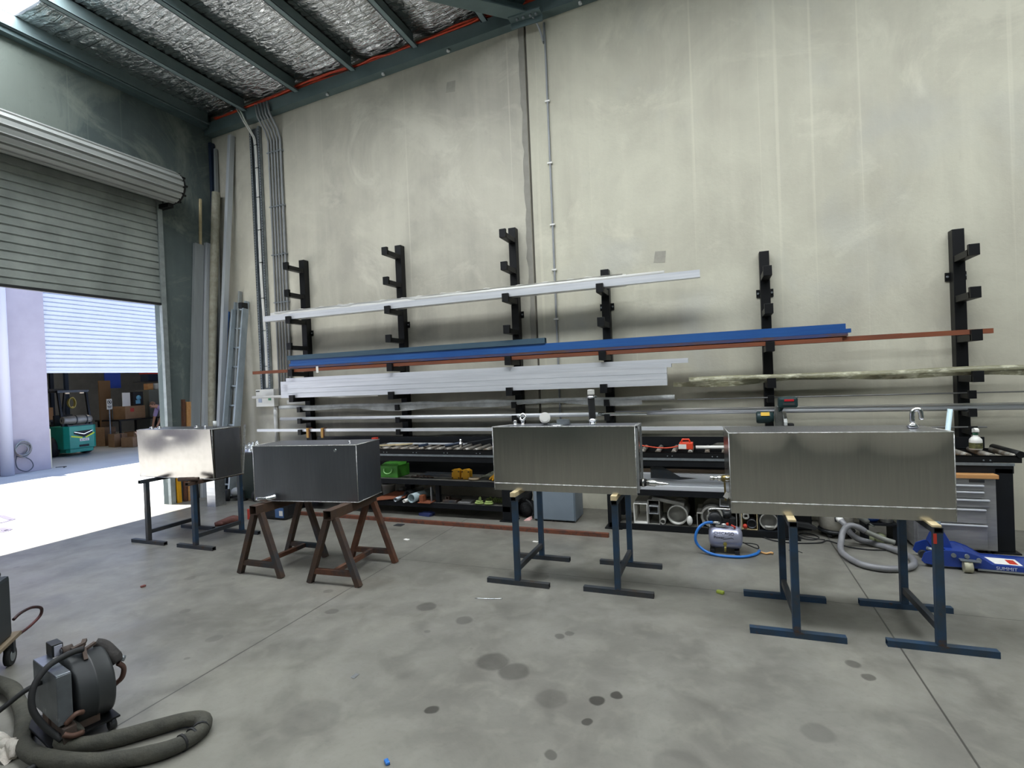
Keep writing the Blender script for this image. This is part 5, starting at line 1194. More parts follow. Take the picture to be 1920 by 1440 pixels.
# litter on the floor
def bit(name, label, x, y, s, m, cat='litter', h=.008):
    g = MB().obox((x, y, h / 2 + .0005), (s * 1.7, s, h), (0, 0, (x * 7) % 3), min(h, s) * .3)
    return tag(g.build(name, M[m]), label, cat)
M['lime_bit'] = mat('lime_plastic_bit', 'a8b84a', .6)
M['red_bit'] = mat('dull_red_bit', '7a4a44', .7)
bit('plastic_bit', 'lime green plastic bit on the floor left of the right-hand tank', -.04, 4.04, .03, 'lime_bit', 'scrap', .02)
bit('plastic_bit', 'dull red bit alone on the floor in front of the sunlit tank', -4.51, 2.94, .022, 'red_bit', 'scrap', .016)
bit('metal_chip', 'shiny flat chip on the open floor in the middle foreground', -1.92, 2.36, .025, 'alu', 'chip', .004)
bit('plastic_bit', 'blue bit on the floor at the bottom edge of the view', -1.36, 1.85, .018, 'blue', 'scrap', .012)
bit('paper_scrap', 'pale scrap on the floor behind the middle tank stands', -1.72, 4.86, .03, 'paper', 'paper', .004)
bit('paper_scrap', 'white scrap on the floor left of the middle tank stands', -3.02, 4.60, .035, 'paper', 'paper', .01)
tag(MB().tube([(-1.72, 3.48, .003), (-1.60, 3.50, .004), (-1.52, 3.53, .003)], .0025, 5, 3).build('wire_offcut', M['alu_bright']), 'bright wire offcut on the floor before the middle tank stand', 'wire')
tag(MB().tube([(.52, 5.15, .004), (.58, 5.14, .006), (.62, 5.10, .004)], .003, 5, 3).build('wire_offcut', M['black_rubber']), 'short dark wire on the floor left of the vacuum hose', 'wire')
# ------------------------------------------------------------------ wire feeder on its trolley, lower left
O = V(-2.92, 1.56, 0); ea = V(.21, .977, 0).normalized(); eb = V(-.977, .21, 0).normalized()
def F(a, b, z): return O + ea * a + eb * b + V(0, 0, z)
def fbox(g, a0, a1, b0, b1, z0, z1, bev=.004):
    return g.hexa([F(a0, b0, z0), F(a1, b0, z0), F(a1, b1, z0), F(a0, b1, z0), F(a0, b0, z1), F(a1, b0, z1), F(a1, b1, z1), F(a0, b1, z1)], bev)
M['feeder_grey'] = mat('worn_grey_enamel', '5f6468', .45, .2, '4c5054', 8, c3='7c7f80', scale3=12, lo3=.62, hi3=.7)
M['drum_black'] = mat('matt_black_drum', '2b2e30', .48, 0, '333638', 5)
M['grime'] = mat('grimy_brown_metal', '5c4a40', .7, .2, '433c38', 9)
r = thing('wire_feeder', 'grimy welding wire feeder with a round black spool cover on castors', 'welding feeder', O)
g = fbox(MB(), -.14, .13, -.15, .2, .05, .06); g.build('trolley_tray', M['black'], r)
for a in (-.12, .10):
    for b in (-.13, .18):
        q = F(a, b, .024); w_ = MB().cyl(q - ea * .014, q + ea * .014, .024, seg=16)
        c_ = w_.build('castor', M['black_rubber'], r)
        MB().bar(F(a, b, .024), F(a, b, .05), .045, .012, ea).build('castor_fork', M['steel_dark'], c_)
g = fbox(MB(), -.11, -.055, -.17, .14, .14, .36); cs = g.build('housing', M['feeder_grey'], r)
MB().prism([F(-.109, -.165, .357), F(-.056, -.165, .357), F(-.056, .135, .357), F(-.109, .135, .357)], (0, 0, .008), .002).build('top_panel', mat('lit_blue_grey_top', 'a3a9b2', .3, .8, '8a9099', 9), cs)  # housing top coloured paler and bluer for the light falling on it
fbox(fbox(MB(), -.09, .06, -.12, .05, .061, .12), -.10, -.06, .0, .08, .061, .142).build('drive_block', M['grime'], r)
MB().lathe([(0, -.08), (.13, -.08), (.158, -.076), (.162, -.066), (.162, -.004), (.165, 0), (.162, .004), (.162, .06), (.158, .07), (.13, .08), (0, .082)], F(.045, .0, .205), ea, 48).build('spool_cover', M['drum_black'], r)
MB().lathe([(0, 0), (.035, 0), (.035, .014), (0, .018)], F(-.04, 0, .205), -ea, 20).build('hub_cap', M['black'], r)
# latch, knobs and rocker box on top
fbox(MB(), -.06, -.015, .06, .14, .366, .425).build('control_pod', M['black_plastic'], r)
g = MB(); g.prism([F(-.052, .055, .372), F(-.022, .055, .372), F(-.022, .055, .42), F(-.052, .055, .42)], eb * -.004); g.build('pod_face', mat('pale_lilac_panel', 'b4b6c6', .4), r)
g = MB().cyl(F(-.03, .03, .39), F(.01, .03, .39), .022, seg=16).bar(F(.0, .0, .395), F(.05, .0, .405), .02, .016).bar(F(.02, -.03, .385), F(.06, .03, .41), .018, .014).bar(F(.04, -.02, .38), F(.09, .0, .39), .016, .012).bar(F(.03, -.07, .35), F(.035, -.03, .395), .016, .02)
g.build('latch_lever', M['grime'], r)
o = MB().cyl(F(-.03, .03, .39), F(-.035, .03, .39), .016, seg=16).build('knob', M['steel_dark'], r)
g = fbox(MB(), -.10, -.05, -.19, -.13, .061, .13); g.build('gas_valve', M['grime'], r)
MB().tube([F(-.085, -.17, .14), F(-.05, -.18, .17), F(-.02, -.17, .16)], .011, 8, 4).tube([F(-.10, -.19, .11), F(-.07, -.2, .09), F(-.03, -.19, .08)], .012, 8, 4).build('copper_fitting', mat('tarnished_copper', '5a4136', .6, .3), r)
fbox(MB(), -.17, -.09, -.17, -.10, .0, .05).build('wood_block', mat('grimy_wood', '6b6058', .8, 0, '57504a', 6), r)
tag(MB().tube([F(.03, -.04, .395), F(-.03, -.05, .40), F(-.11, -.07, .385), F(-.165, -.09, .33), F(-.18, -.11, .25), F(-.155, -.13, .17), F(-.12, -.15, .11), F(-.10, -.17, .08)], .0135, 10, 6).build('control_cable', M['black_rubber']), 'thick black cable arching over the feeder housing and down its front', 'cable')
tag(MB().tube([F(-.112, .02, .29), F(-.17, .03, .275), F(-.24, .05, .23), F(-.36, .08, .16), F(-.55, .1, .06)], .011, 10, 6).build('gas_hose', M['black_rubber']), 'thinner black hose running off left behind the feeder', 'hose')
tag(MB().tube([F(-.13, -.16, .03), F(-.2, -.17, .022), F(-.28, -.16, .02), F(-.4, -.14, .02), F(-.6, -.10, .02)], .012, 10, 6).build('earth_lead', M['black_rubber']), 'black lead on the floor running off left over the white rag', 'cable')
r2_ = thing('welding_torch', 'black torch handle hanging on the right of the spool cover', 'torch', F(.15, .0, .3))
MB().tube([F(.10, .03, .375), F(.13, .01, .35), F(.155, -.03, .295), F(.165, -.045, .27)], [.024, .03, .034, .026], 12, 4).build('torch_handle', mat('dusty_black_leather', '2e2c2b', .8, 0, '3b3836', 9, bump=.4), r2_)
MB().cyl(F(.175, -.04, .285), F(.195, -.045, .275), .014, seg=10).build('torch_tip', M['galv'], r2_)
MB().tube([F(.165, -.045, .265), F(.19, -.04, .23), F(.185, -.03, .18), F(.16, -.01, .15), F(.128, .0, .12)], .012, 8, 5).build('torch_lead', mat('brown_rubber', '5a423a', .6), r2_)
# cloth-sleeved hose bundle
HB = [F(-.03, -.15, .10), (-2.80, 1.44, .055), (-2.72, 1.48, .036), (-2.61, 1.56, .036), (-2.52, 1.66, .036), (-2.43, 1.755, .036), (-2.345, 1.775, .036), (-2.285, 1.715, .036), (-2.29, 1.62, .036), (-2.36, 1.53, .036), (-2.50, 1.445, .036), (-2.68, 1.385, .036), (-2.86, 1.365, .036), (-3.02, 1.40, .036), (-3.16, 1.475, .036), (-3.28, 1.53, .036), (-3.45, 1.59, .036), (-3.62, 1.64, .04), (-3.9, 1.66, .036)]
o = tag(MB().tube(HB, [.034 + .003 * math.sin(k * 2.3) for k in range(len(HB))], 14, 10).build('sleeved_hose', M['glove']), 'thick cloth-sleeved hose snaking over the floor from the feeder', 'hose')
bd = MB()
for k in (6.9, 7.4, 7.9):
    i = int(k); p = V(*HB[i]).lerp(V(*HB[i + 1]), k - i); d = (V(*HB[i + 1]) - V(*HB[i])).normalized()
    bd.cyl(p - d * .006, p + d * .006, .0375, seg=14)
bd.build('sleeve_seam', M['black_rubber'], o)
rd_ = random.Random(2)
g = MB()
for k in range(6):
    x = -3.16 + .03 * k; g.tube([(x - .03, 1.34 + .01 * k, .012), (x, 1.37, .03 + rd_.uniform(0, .02)), (x + .04, 1.40 - .012 * k, .012)], [.018, .024, .014], 8, 4)
g.grid(lambda u, v: (-3.19 + .22 * u, 1.31 + .12 * v, .008 + .03 * math.sin(PI * u) * math.sin(PI * v) + .008 * math.sin(u * 17 + v * 9)), 16, 12)
tag(g.build('white_rag', mat('white_rag_cloth', 'd2cfc4', .9, 0, 'b9b0a6', 9, bump=.5)), 'crumpled white rag on the floor under the black lead', 'rag')

# ------------------------------------------------------------------ welder trolley at the left edge
C0 = V(-4.03, 1.85, 0); e1 = V(.7, -.7, 0).normalized(); e2 = V(-.7, -.7, 0).normalized()
def G(u, v, z): return C0 + e1 * u + e2 * v + V(0, 0, z)
def gbox(g, u0, u1, v0, v1, z0, z1, bev=.0):
    return g.hexa([G(u0, v0, z0), G(u1, v0, z0), G(u1, v1, z0), G(u0, v1, z0), G(u0, v0, z1), G(u1, v0, z1), G(u1, v1, z1), G(u0, v1, z1)], bev)
r = thing('welder_trolley', 'dark welder on a timber trolley at the left edge of the floor', 'welder', G(.25, .2, 0))
gbox(MB(), -.06, .55, -.02, .4, .155, .178, .003).build('timber_board', mat('weathered_board', '8f806a', .75, 0, '7f715d', 4), r)
gbox(MB(), 0, .5, 0, .36, .18, .545, .02).build('case', mat('charcoal_plastic', '2c3338', .5, 0, '262c31', 3), r)
gbox(MB(), .02, .48, .03, .33, .545, .575, .014).build('top_cover', M['black_plastic'], r)
for u, v in ((.0, .02), (.5, .02), (.0, .36), (.5, .36)):
    q = G(u, v, .055); w_ = MB().cyl(q - e2 * .014, q + e2 * .014, .055, seg=22).build('castor_wheel', M['black_rubber'], r)
    MB().cyl(q - e2 * .0165, q + e2 * .0165, .032, seg=18).build('wheel_hub', M['galv'], w_)
    MB().bar(q + V(0, 0, .02), q + V(0, 0, .10), .05, .03, e1).build('castor_fork', M['steel_dark'], w_)
tag(MB().tube([G(.0, -.005, .27), G(-.06, -.02, .285), G(-.13, -.05, .285), G(-.20, -.07, .25), G(-.215, -.06, .2), G(-.15, -.03, .165), G(-.06, .0, .15), G(.02, .03, .13)], .009, 8, 6).build('red_black_lead', mat('red_black_rubber', '5a2426', .5, 0, '2a1c1f', 3, lo=.4, hi=.5)), 'red and black lead looping off the dark welder', 'lead')
# ------------------------------------------------------------------ the yard and the opposite workshop
r = thing('forklift', 'green gas forklift parked in the opposite workshop doorway', 'forklift', (-17.1, 9.2, 0))
M['fork_green'] = mat('teal_green_enamel', '128f7d', .35, 0, '0f8372', 3)
M['hiviz'] = mat('yellow_green_tape', 'd6e62a', .5)
X0 = -16.3
cw = [(X0 - .1, 8.80), (X0, 8.90), (X0, 9.50), (X0 - .1, 9.60), (X0 - .75, 9.60), (X0 - .75, 8.80)]
g = MB().prism([(x, y, .20) for x, y in cw], (0, 0, .62), .02); g.prism([(X0 - .12, 8.86, .10), (X0 - .04, 8.92, .10), (X0 - .04, 9.48, .10), (X0 - .12, 9.54, .10), (X0 - .4, 9.54, .10), (X0 - .4, 8.86, .10)], (0, 0, .12), .01)
g.build('counterweight', M['fork_green'], r)
MB().box((X0 - 1.9, 8.84, .22), (X0 - .72, 9.56, .62), .02).prism([(X0 - .72, 8.82, .6), (X0 - .72, 8.82, .80), (X0 - 1.0, 8.82, .72), (X0 - 1.3, 8.82, .45)], (0, .76, 0), .01).build('chassis', M['fork_green'], r)
g = MB().prism([(X0 + .001, 9.0, .67), (X0 + .001, 9.45, .69), (X0 + .001, 9.45, .60), (X0 + .001, 9.24, .50), (X0 + .001, 9.0, .60)], (.012, 0, 0)); gr = g.build('rear_grille', M['black'], r)
MB().bar((X0 + .016, 9.0, .655), (X0 + .016, 9.24, .585), .008, .014).bar((X0 + .016, 9.24, .585), (X0 + .016, 9.45, .67), .008, .014).build('chevron_trim', M['chrome'], gr)
MB().bar((X0 + .005, 8.93, .545), (X0 + .005, 9.20, .49), .006, .035).bar((X0 + .005, 9.28, .49), (X0 + .005, 9.50, .60), .006, .035).build('reflective_tape', M['hiviz'], r)
p_ = MB().box((X0, 9.13, .395), (X0 + .012, 9.36, .47)).build('number_plate', M['paper'], r)
MB().text('61422', (X0 + .0125, 9.245, .408), (0, 1, 0), (0, 0, 1), .07, .001, 'CENTER').build('plate_digits', M['black_plastic'], p_)
MB().box((X0 - .05, 9.12, .24), (X0 + .006, 9.36, .30)).build('tow_slot', M['black'], r)
for x, y, rr in ((X0 - .62, 8.78, .27), (X0 - .62, 9.62, .27), (X0 - 1.8, 8.80, .33), (X0 - 1.8, 9.60, .33)):
    s = -1 if y < 9.2 else 1
    w_ = MB().lathe([(0, -.09), (rr * .6, -.09), (rr * .95, -.09), (rr, -.06), (rr, .06), (rr * .95, .09), (rr * .6, .09), (0, .08)], (x, y, rr), (0, s, 0), 26).build('wheel', M['black_rubber'], r)
    MB().cyl((x, y + s * .085, rr), (x, y + s * .095, rr), rr * .5, seg=16).build('wheel_hub', M['fork_green'], w_)
for y in (8.86, 9.54):
    MB().bar((X0 - .2, y, .80), (X0 - .35, y, 1.75), .05, .06, (1, 0, 0)).build('guard_post', M['black'], r)
    MB().bar((X0 - 1.55, y, .60), (X0 - 1.3, y, 1.75), .05, .06, (1, 0, 0)).build('guard_post', M['black'], r)
g = MB().box((X0 - 1.5, 8.82, 1.74), (X0 - .3, 8.90, 1.80)).box((X0 - 1.5, 9.50, 1.74), (X0 - .3, 9.58, 1.80)).box((X0 - .36, 8.82, 1.735), (X0 - .29, 9.58, 1.80))
for k in range(6): g.box((X0 - .5 - k * .18, 8.84, 1.76), (X0 - .47 - k * .18, 9.56, 1.79))
g.build('overhead_guard', M['steel_dark'], r)
MB().box((X0 - .33, 9.0, 1.70), (X0 - .28, 9.10, 1.735)).box((X0 - .33, 9.35, 1.70), (X0 - .28, 9.45, 1.735)).build('rear_lamps', mat('pale_lamp_lens', 'e6cfae', .3), r)
MB().box((X0 - 1.1, 8.95, .62), (X0 - .8, 9.45, .86), .03).box((X0 - .85, 8.97, .8), (X0 - .76, 9.43, 1.12), .03).build('seat', M['black_rubber'], r)
for y in (8.95, 9.45): MB().box((X0 - 2.15, y - .05, .1), (X0 - 2.02, y + .05, 2.05)).build('mast_rail', M['black'], r)
MB().box((X0 - 1.45, 8.74, .82), (X0 - 1.40, 8.78, 1.18)).build('yellow_grab', M['hiviz'], r)
MB().box((X0 - .3, 8.9, .82), (X0 - .05, 9.5, .845)).box((X0 - .2, 8.95, .845), (X0 - .16, 8.97, .90)).box((X0 - .2, 9.4, .845), (X0 - .16, 9.42, .9)).build('cylinder_cradle', M['steel_dark'], r)
gc = thing('gas_cylinder', 'dull silver gas cylinder lying across the back of the forklift', 'gas cylinder', (X0 - .17, 9.17, .86))
MB().lathe([(0, .02), (.075, .0), (.1, .0), (.105, .03), (.105, .12), (.115, .15), (.118, .45), (.115, .62), (.09, .69), (.05, .72), (0, .72)], (X0 - .17, 8.83, .985), (0, 1, 0), 26).build('cylinder_body', mat('dull_silver_paint', '9a968f', .5, .4, '86827b', 6), gc)
MB().lathe([(.119, -.015), (.123, -.015), (.123, .015), (.119, .015)], (X0 - .17, 9.13, .985), (0, 1, 0), 26).lathe([(.119, -.015), (.123, -.015), (.123, .015), (.119, .015)], (X0 - .17, 9.38, .985), (0, 1, 0), 26).build('strap_band', M['steel_dark'], gc)
g = MB()
for k in range(4): g.tube([(X0 - .42 + .02 * k, 9.20 + .085 * math.cos(a), 1.45 + (.13 + .006 * k) * math.sin(a)) for a in [2 * PI * i / 20 for i in range(20)]], .016, 8, closed=True)
tag(g.build('hose_coil', mat('olive_yellow_hose', '8a7c3a', .5)), 'olive yellow hose coil hanging inside the forklift guard', 'hose')
# facade things
tag(MB().tube([(FX + .14, 6.5, 0), (FX + .14, 6.5, 8.2)], .11, 20).build('downpipe', mat('lilac_white_pipe', 'b9b8c6', .5)), 'pale round downpipe up the opposite facade', 'pipe')
rd_ = random.Random(9); g = MB()
for k in range(7):
    oy, oz, rr = 6.80 + rd_.uniform(-.03, .03), .52 + rd_.uniform(-.03, .03), .13 + rd_.uniform(-.03, .04)
    g.tube([(FX + .05 + .012 * k + .01 * math.sin(3 * a), oy + rr * math.cos(a), oz + rr * 1.1 * math.sin(a)) for a in [2 * PI * i / 18 for i in range(18)]], .012, 6, closed=True)
o = tag(g.build('hose_reel', mat('grey_green_hose', '6d7a80', .5, 0, '8a7d78', 3)), 'tangled grey hose coil on the opposite facade, a loop hanging to the ground', 'hose')
MB().tube([(FX + .06, 6.72, .42), (FX + .05, 6.69, .25), (FX + .06, 6.73, .1), (FX + .1, 6.86, .03), (FX + .08, 6.98, .12), (FX + .06, 6.95, .26), (FX + .06, 6.82, .36)], .011, 6, 6).build('hose_loop', mat('dark_hose', '4b4e57', .5), o)
tag(MB().tube([(FX - .02, 7.45, .012), (FX + .1, 7.6, .012), (FX + .18, 7.5, .012), (FX + .25, 7.48, .012)], .008, 6, 4).build('ground_cord', M['black_rubber']), 'short dark cord on the ground at the opposite doorway', 'cord')
# goods inside
def carton(label, x, y, z, sx, sy, sz, rz=0., m='cardboard', tape=True, flaps=False):
    r = thing('cardboard_box', label, 'box', (x, y, z))
    MB().obox((x, y, z + sz / 2), (sx, sy, sz), (0, 0, 0), .006).build('carton', M[m], r)
    if tape: MB().box((x - sx / 2 - .003, y - .025, z + .02), (x + sx / 2 + .003, y + .025, z + sz + .002)).build('tape', mat('brown_tape_' + str(len(bpy.data.materials)), '4a3528', .5), r)
    if flaps:
        MB().prism([(x + sx / 2, y - sy / 2, z + sz), (x + sx / 2, y + sy / 2, z + sz), (x + sx / 2 + .1, y + sy / 2, z + sz + .08), (x + sx / 2 + .1, y - sy / 2, z + sz + .08)], (0, 0, .005)).build('flap', M[m], r)
    r.rotation_euler = (0, 0, rz)
    return r
carton('tall brown carton behind the forklift, topped by loose boards', -18.5, 11.10, 0, .45, .36, .60, .1)
carton('middle brown carton on the ground with dark stripes', -17.6, 10.92, 0, .40, .36, .40, -.15)
carton('nearest low brown carton on the ground with lifted flaps', -16.95, 10.92, 0, .42, .34, .30, .2, flaps=True)
carton('small carton behind the low flapped carton', -17.6, 11.45, 0, .4, .4, .42, .1)
tag(MB().prism([(-16.8, 11.02, .30), (-16.7, 11.22, .30), (-16.95, 11.28, .42), (-17.05, 11.08, .42)], (0, 0, .01)).build('printed_flap', mat('pink_white_print', 'd6bdb6', .7, 0, 'b06a62', 9, lo=.5, hi=.55)), 'pink and white printed board leaning on the low carton', 'board')
r = thing('work_table', 'dark table holding the red-printed carton', 'table', (-18.3, 11.7, 0))
MB().box((-18.9, 11.05, .78), (-17.7, 12.35, .82)).build('tabletop', M['black'], r)
for x in (-18.82, -17.78):
    for y in (11.12, 12.28): MB().box((x - .025, y - .025, 0), (x + .025, y + .025, .78)).build('leg', M['black'], r)
r = carton('broad brown carton with red print on the dark table', -18.15, 11.66, .82, .6, .64, .42, 0., tape=False)
MB().box((-17.849, 11.5, 1.05), (-17.846, 11.62, 1.17)).build('red_print', mat('red_print', 'b5403a', .7), r)
r = thing('display_carton', 'black carton with a blue picture on top of the red-printed carton', 'box', (-18.15, 11.84, 1.24))
MB().box((-18.35, 11.68, 1.24), (-17.95, 12.0, 1.70), .004).build('carton', M['black_plastic'], r)
MB().lathe([(0, 0), (.08, 0), (.08, .003), (0, .003)], (-17.948, 11.85, 1.50), (1, 0, 0), 18).box((-17.95, 11.75, 1.30), (-17.946, 11.9, 1.42)).build('blue_picture', mat('pale_blue_picture', '6fb0cf', .6), r)
tag(MB().obox((-17.9, 11.42, 1.46), (.02, .26, .44), (0, 0, .1)).build('white_carton', M['paper']), 'upright white carton leaning on the red-printed carton', 'box')
tag(MB().box((-18.6, 11.02, .0), (-18.55, 11.36, 2.1)).build('brown_board', mat('brown_board', '6f5232', .7)), 'tall brown board standing left of the dark table', 'board')
tag(MB().box((-19.0, 11.45, 1.85), (-18.96, 11.95, 3.2)).build('blue_sheet', mat('blue_sheet', '1f3f9a', .5)), 'blue sheet hanging above the black display carton', 'sheet')
tag(MB().box((-18.9, 12.37, .0), (-18.2, 13.3, 1.75), .01).build('grey_cupboard', mat('olive_grey_cupboard', '6a6d66', .6)), 'tall grey cupboard at the right of the opposite doorway', 'cupboard')
bucket((-18.4, 12.78, 1.751), .10, .12, .22, M['white_plastic'], 'white bucket standing on the grey cupboard', False)
carton('small orange carton on the grey cupboard beside the white bucket', -18.4, 12.5, 1.752, .2, .2, .22, 0, 'wood', tape=False)
r = thing('storage_tub', 'dark tub with a red lid on a wall shelf above the cupboard', 'tub', (-18.6, 12.75, 2.05))
MB().box((-18.8, 12.5, 2.05), (-18.4, 13.1, 2.30), .01).build('tub_body', M['navy'], r); MB().box((-18.82, 12.48, 2.30), (-18.38, 13.12, 2.35), .006).build('lid', M['red'], r)
tag(MB().box((-18.9, 12.3, 2.02), (-18.3, 13.3, 2.048)).build('wall_shelf', M['steel_dark']), 'dark shelf carrying the red-lidded tub', 'shelf')
r = thing('warning_sign', 'white prohibition sign on a post behind the forklift', 'sign', (-18.0, 10.97, 0))
MB().box((-18.01, 10.89, 1.17), (-18.0, 11.05, 1.50), .002).build('sign_panel', M['paper'], r)
MB().tube([(-17.997, 10.97 + .055 * math.cos(a), 1.40 + .065 * math.sin(a)) for a in [2 * PI * k / 20 for k in range(20)]], .008, 6, closed=True).bar((-17.997, 10.925, 1.445), (-17.997, 11.015, 1.355), .006, .012).box((-17.999, 10.95, 1.37), (-17.996, 10.99, 1.43)).build('pictogram', M['black_plastic'], r)
MB().box((-17.999, 10.91, 1.255), (-17.996, 11.03, 1.28)).box((-17.999, 10.92, 1.215), (-17.996, 11.02, 1.235)).build('sign_text_lines', M['black_plastic'], r)
MB().box((-18.03, 10.955, 0), (-18.01, 10.985, 1.5)).build('post', M['galv'], r)
# racking at the back
r = thing('pallet_rack', 'dark pallet rack against the back of the opposite workshop', 'rack', (-20.6, 9.6, 0))
for y in (7.5, 9.3, 11.0):
    for x in (-20.2, -21.0): MB().box((x - .05, y - .05, 0), (x + .05, y + .05, 3.6)).build('rack_upright', M['navy'], r)
for z in (.9, 1.9, 2.8): MB().box((-21.0, 7.5, z - .06), (-20.2, 11.0, z)).build('rack_shelf', M['steel_dark'], r)
carton('white carton on the rack above the forklift roof', -20.4, 9.35, 1.9, .4, .55, .30, 0, 'paper', tape=False)
carton('brown carton on the rack left of the white carton', -20.4, 8.72, 1.9, .4, .5, .36)
carton('small white carton between the two big cartons on the rack', -20.25, 9.03, 1.902, .1, .10, .2, 0, 'paper', tape=False)
carton('brown carton low on the back rack', -20.4, 10.3, .9, .4, .6, .4)
tag(MB().box((-19.3, 9.9, .0), (-18.9, 11.0, .26), .004).build('white_crate', M['white_plastic']), 'long white crate on the ground behind the forklift', 'crate')
tag(MB().sphere((-18.88, 10.85, .34), (.1, .12, .08), 12, 8).build('blue_bag', mat('blue_bag', '3f78b8', .5)), 'crumpled blue bag on the long white crate', 'bag')
r = thing('strip_light', 'fluorescent strip light glowing at the back of the opposite workshop', 'lamp', (-22.0, 11.8, 2.62))
MB().box((-22.1, 11.3, 2.66), (-21.95, 13.0, 2.70)).build('batten_body', M['white_plastic'], r); MB().cyl((-22.02, 11.35, 2.645), (-22.02, 12.95, 2.645), .03, seg=10).build('tube', mat('lit_tube', 'fff8ee', .5, emit=14.), r)
for z in (5.2,):  # added lights, out of view above the doorway, to brighten this interior
    for y in (8.2, 12.5):
        r = thing('fill_light', 'added unseen fill light over the %s of the opposite workshop' % ('forklift' if y < 9 else 'grey cupboard'), 'lamp', (-18.5, y, z))
        MB().box((-19.2, y - .1, z), (-17.8, y + .1, z + .05)).build('housing', M['white_plastic'], r); MB().box((-19.1, y - .08, z - .02), (-17.9, y + .08, z)).build('glow_panel', mat('fill_glow_%d' % int(y), 'fff4e2', .5, emit=90.), r)

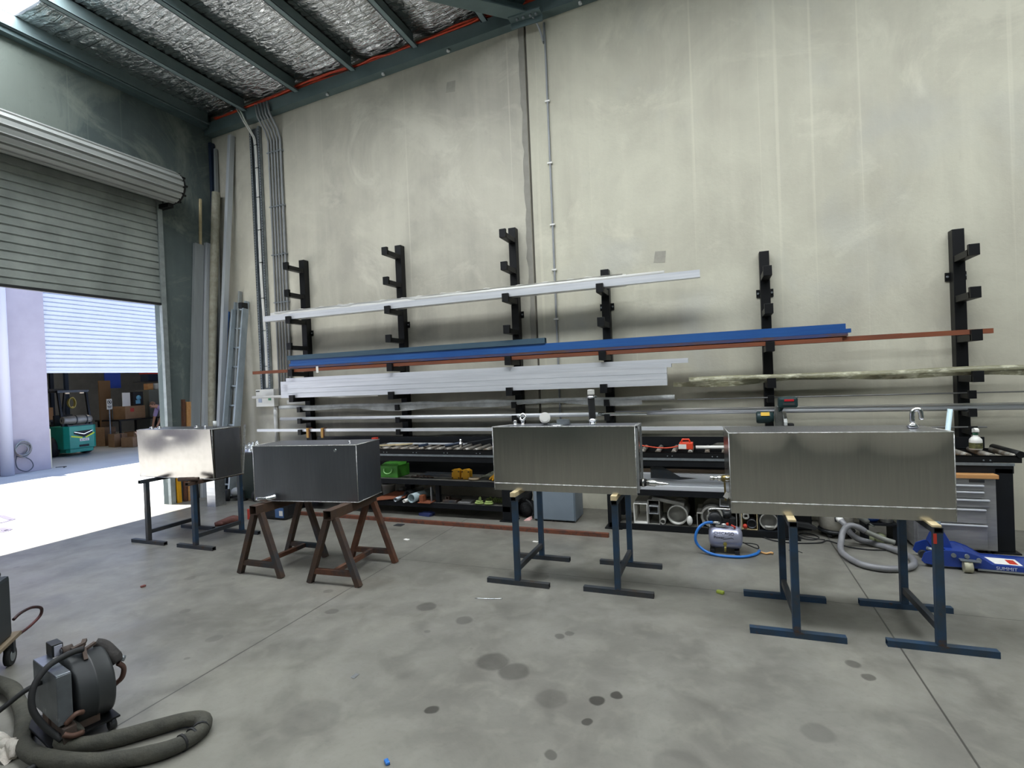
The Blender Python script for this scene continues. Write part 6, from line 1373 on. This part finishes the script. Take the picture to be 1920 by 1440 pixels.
# ------------------------------------------------------------------ person bending over in the opposite workshop
def person(o, face):
    r = thing('person', 'person in a lilac top and dark trousers bending over by the cupboard', 'person', (o[0], o[1], 0))
    f = Vector((math.cos(face), math.sin(face), 0)); s = Vector((-f.y, f.x, 0)); O_ = Vector((o[0], o[1], 0))
    def q(a, b, z): return O_ + f * a + s * b + V(0, 0, z)
    J = {'pel': (q(-.05, 0, .90), .125), 'wai': (q(.08, 0, 1.0), .12), 'che': (q(.30, 0, 1.12), .135), 'nec': (q(.46, 0, 1.19), .055), 'hd0': (q(.52, 0, 1.21), .07), 'hd1': (q(.60, 0, 1.24), .09), 'hd2': (q(.68, 0, 1.22), .07),
         'lh': (q(-.05, .09, .84), .09), 'lk': (q(.05, .10, .46), .062), 'la': (q(-.02, .10, .09), .042), 'lt': (q(.14, .11, .04), .035),
         'rh': (q(-.05, -.09, .84), .09), 'rk': (q(.09, -.10, .47), .062), 'ra': (q(.05, -.10, .09), .042), 'rt': (q(.21, -.11, .04), .035),
         'ls': (q(.38, .17, 1.13), .06), 'le': (q(.44, .21, .84), .043), 'lw': (q(.52, .15, .62), .03), 'lha': (q(.55, .13, .53), .034),
         'rs': (q(.38, -.17, 1.13), .06), 're': (q(.45, -.21, .84), .043), 'rw': (q(.53, -.15, .62), .03), 'rha': (q(.56, -.13, .53), .034)}
    E_ = [('pel', 'wai'), ('wai', 'che'), ('che', 'nec'), ('nec', 'hd0'), ('hd0', 'hd1'), ('hd1', 'hd2'), ('pel', 'lh'), ('lh', 'lk'), ('lk', 'la'), ('la', 'lt'), ('pel', 'rh'), ('rh', 'rk'), ('rk', 'ra'), ('ra', 'rt'), ('che', 'ls'), ('ls', 'le'), ('le', 'lw'), ('lw', 'lha'), ('che', 'rs'), ('rs', 're'), ('re', 'rw'), ('rw', 'rha')]
    def skin(name, keys, edges, grow, m):
        idx = {k: i for i, k in enumerate(keys)}
        me = bpy.data.meshes.new(name); me.from_pydata([J[k][0] - O_ for k in keys], [(idx[a], idx[b]) for a, b in edges], [])
        ob = bpy.data.objects.new(name, me); COL.objects.link(ob); ob.parent = r
        md = ob.modifiers.new('skin', 'SKIN'); md.use_smooth_shade = True
        lay = me.skin_vertices[0].data if me.skin_vertices else None
        if lay:
            for k in keys: lay[idx[k]].radius = (J[k][1] + grow, J[k][1] + grow)
            lay[0].use_root = True
        sb = ob.modifiers.new('sub', 'SUBSURF'); sb.levels = 2; sb.render_levels = 2
        me.materials.append(m)
        return ob
    sk = mat('skin_tone', 'b98b72', .6)
    skin('body', list(J), E_, 0., sk)
    skin('lilac_top', ['wai', 'che', 'ls', 'le', 'rs', 're', 'nec'], [('wai', 'che'), ('che', 'ls'), ('ls', 'le'), ('che', 'rs'), ('rs', 're'), ('che', 'nec')], .016, mat('lilac_cloth', 'b7a6dc', .85))
    skin('dark_trousers', ['pel', 'wai', 'lh', 'lk', 'la', 'rh', 'rk', 'ra'], [('pel', 'wai'), ('pel', 'lh'), ('lh', 'lk'), ('lk', 'la'), ('pel', 'rh'), ('rh', 'rk'), ('rk', 'ra')], .014, mat('dark_trouser_cloth', '23232c', .9))
    skin('dark_boots', ['la', 'lt'], [('la', 'lt')], .014, M['black_rubber']); skin('dark_boots', ['ra', 'rt'], [('ra', 'rt')], .014, M['black_rubber'])
    h = J['hd1'][0]
    MB().sphere(h + V(0, 0, .035) - f * .01, (.092, .088, .085), 14, 8).build('grey_hair', mat('grey_brown_hair', '6b5548', .9), r)
    fd = (f * .5 + V(0, 0, -.85)).normalized(); fu = (f * .85 + V(0, 0, .5)).normalized()
    fc = h + fd * .085
    MB().sphere(fc, (.016, .016, .02), 8, 6).build('nose', sk, r)
    for sg in (-1, 1):
        MB().sphere(fc - fd * .008 + s * sg * .033 + fu * .03, .011, 8, 6).build('eye', M['black_plastic'], r)
        MB().sphere(h + s * sg * .088, (.012, .012, .028), 8, 6).build('ear', sk, r)
    for k, nm in ((('lha'), 1), (('rha'), -1)):
        b = J[k][0]
        for i, (dx, ln) in enumerate(((-.028, .07), (-.01, .082), (.01, .078), (.028, .062))):
            b0_ = b + f * dx + V(0, 0, -.02); MB().tube([b0_, b0_ + V(0, 0, -ln * .55) + s * nm * -.004, b0_ + V(0, 0, -ln) + s * nm * -.02], [.0095, .0085, .007], 8).build('finger', sk, r)
        t0 = b + f * .03 + V(0, 0, .005); MB().tube([t0, t0 + f * .03 + V(0, 0, -.03), t0 + f * .035 + V(0, 0, -.055)], [.011, .01, .008], 8).build('thumb', sk, r)
    return r
person((-17.0, 12.30, 0), math.radians(-100))
tag(MB().box((-17.12, 11.48, .0), (-16.95, 11.66, .5), .01).build('teal_crate', mat('teal_crate', '1f5a60', .5)), 'teal crate under the hands of the bending person', 'crate')
# ------------------------------------------------------------------ repeats carry one group phrase
GROUPS = {'aluminium_tank': 'sheet metal tanks on stands', 'trestle_stand': 'H-frame stands under the tanks', 'sawhorse': 'rusty sawhorses', 'timber_batten': 'battens between stands and tanks',
          'aluminium_box_section': 'silver box sections on the rack', 'blue_box_section': 'blue box sections on the rack', 'white_tube': 'white tubes on the rack', 'thin_rod': 'thin rods on the rack',
          'aluminium_tube': 'polished tubes on the small arms', 'aluminium_bar': 'flat silver bars on the lowest arms', 'spring_clamp': 'yellow clamps on the lowest bar', 'welding_magnet': 'yellow blocks on the bench shelf',
          'webbing_strap': 'webbing straps under the bench', 'bucket': 'white pails', 'steel_pipe': 'pipe ends on the left bottom shelf', 'plastic_pipe': 'pipe ends on the left bottom shelf', 'steel_offcut': 'steel offcuts',
          'strap_bundle': 'lime strap bundles', 'timber_offcut': 'timber offcuts on the left rollers', 'aluminium_profile': 'silver profiles on the right middle shelf', 'channel_end': 'section ends on the right lower shelf',
          'pipe_end': 'pipe ends on the right lower shelf', 'floor_cable': 'black cables by the drum vacuum', 'power_cable': 'white cables in the tray', 'thin_section': 'lengths leaning in the corner',
          'plastic_bit': 'small bits on the floor', 'paper_scrap': 'paper scraps on the floor', 'wire_offcut': 'wire offcuts on the floor', 'cardboard_box': 'cartons in the opposite workshop', 'fill_light': 'added fill lights in the opposite workshop'}
for o in COL.objects:
    if o.parent is None and 'label' in o and 'group' not in o:
        k = o.name.split('.')[0]
        if k in GROUPS: o['group'] = GROUPS[k]
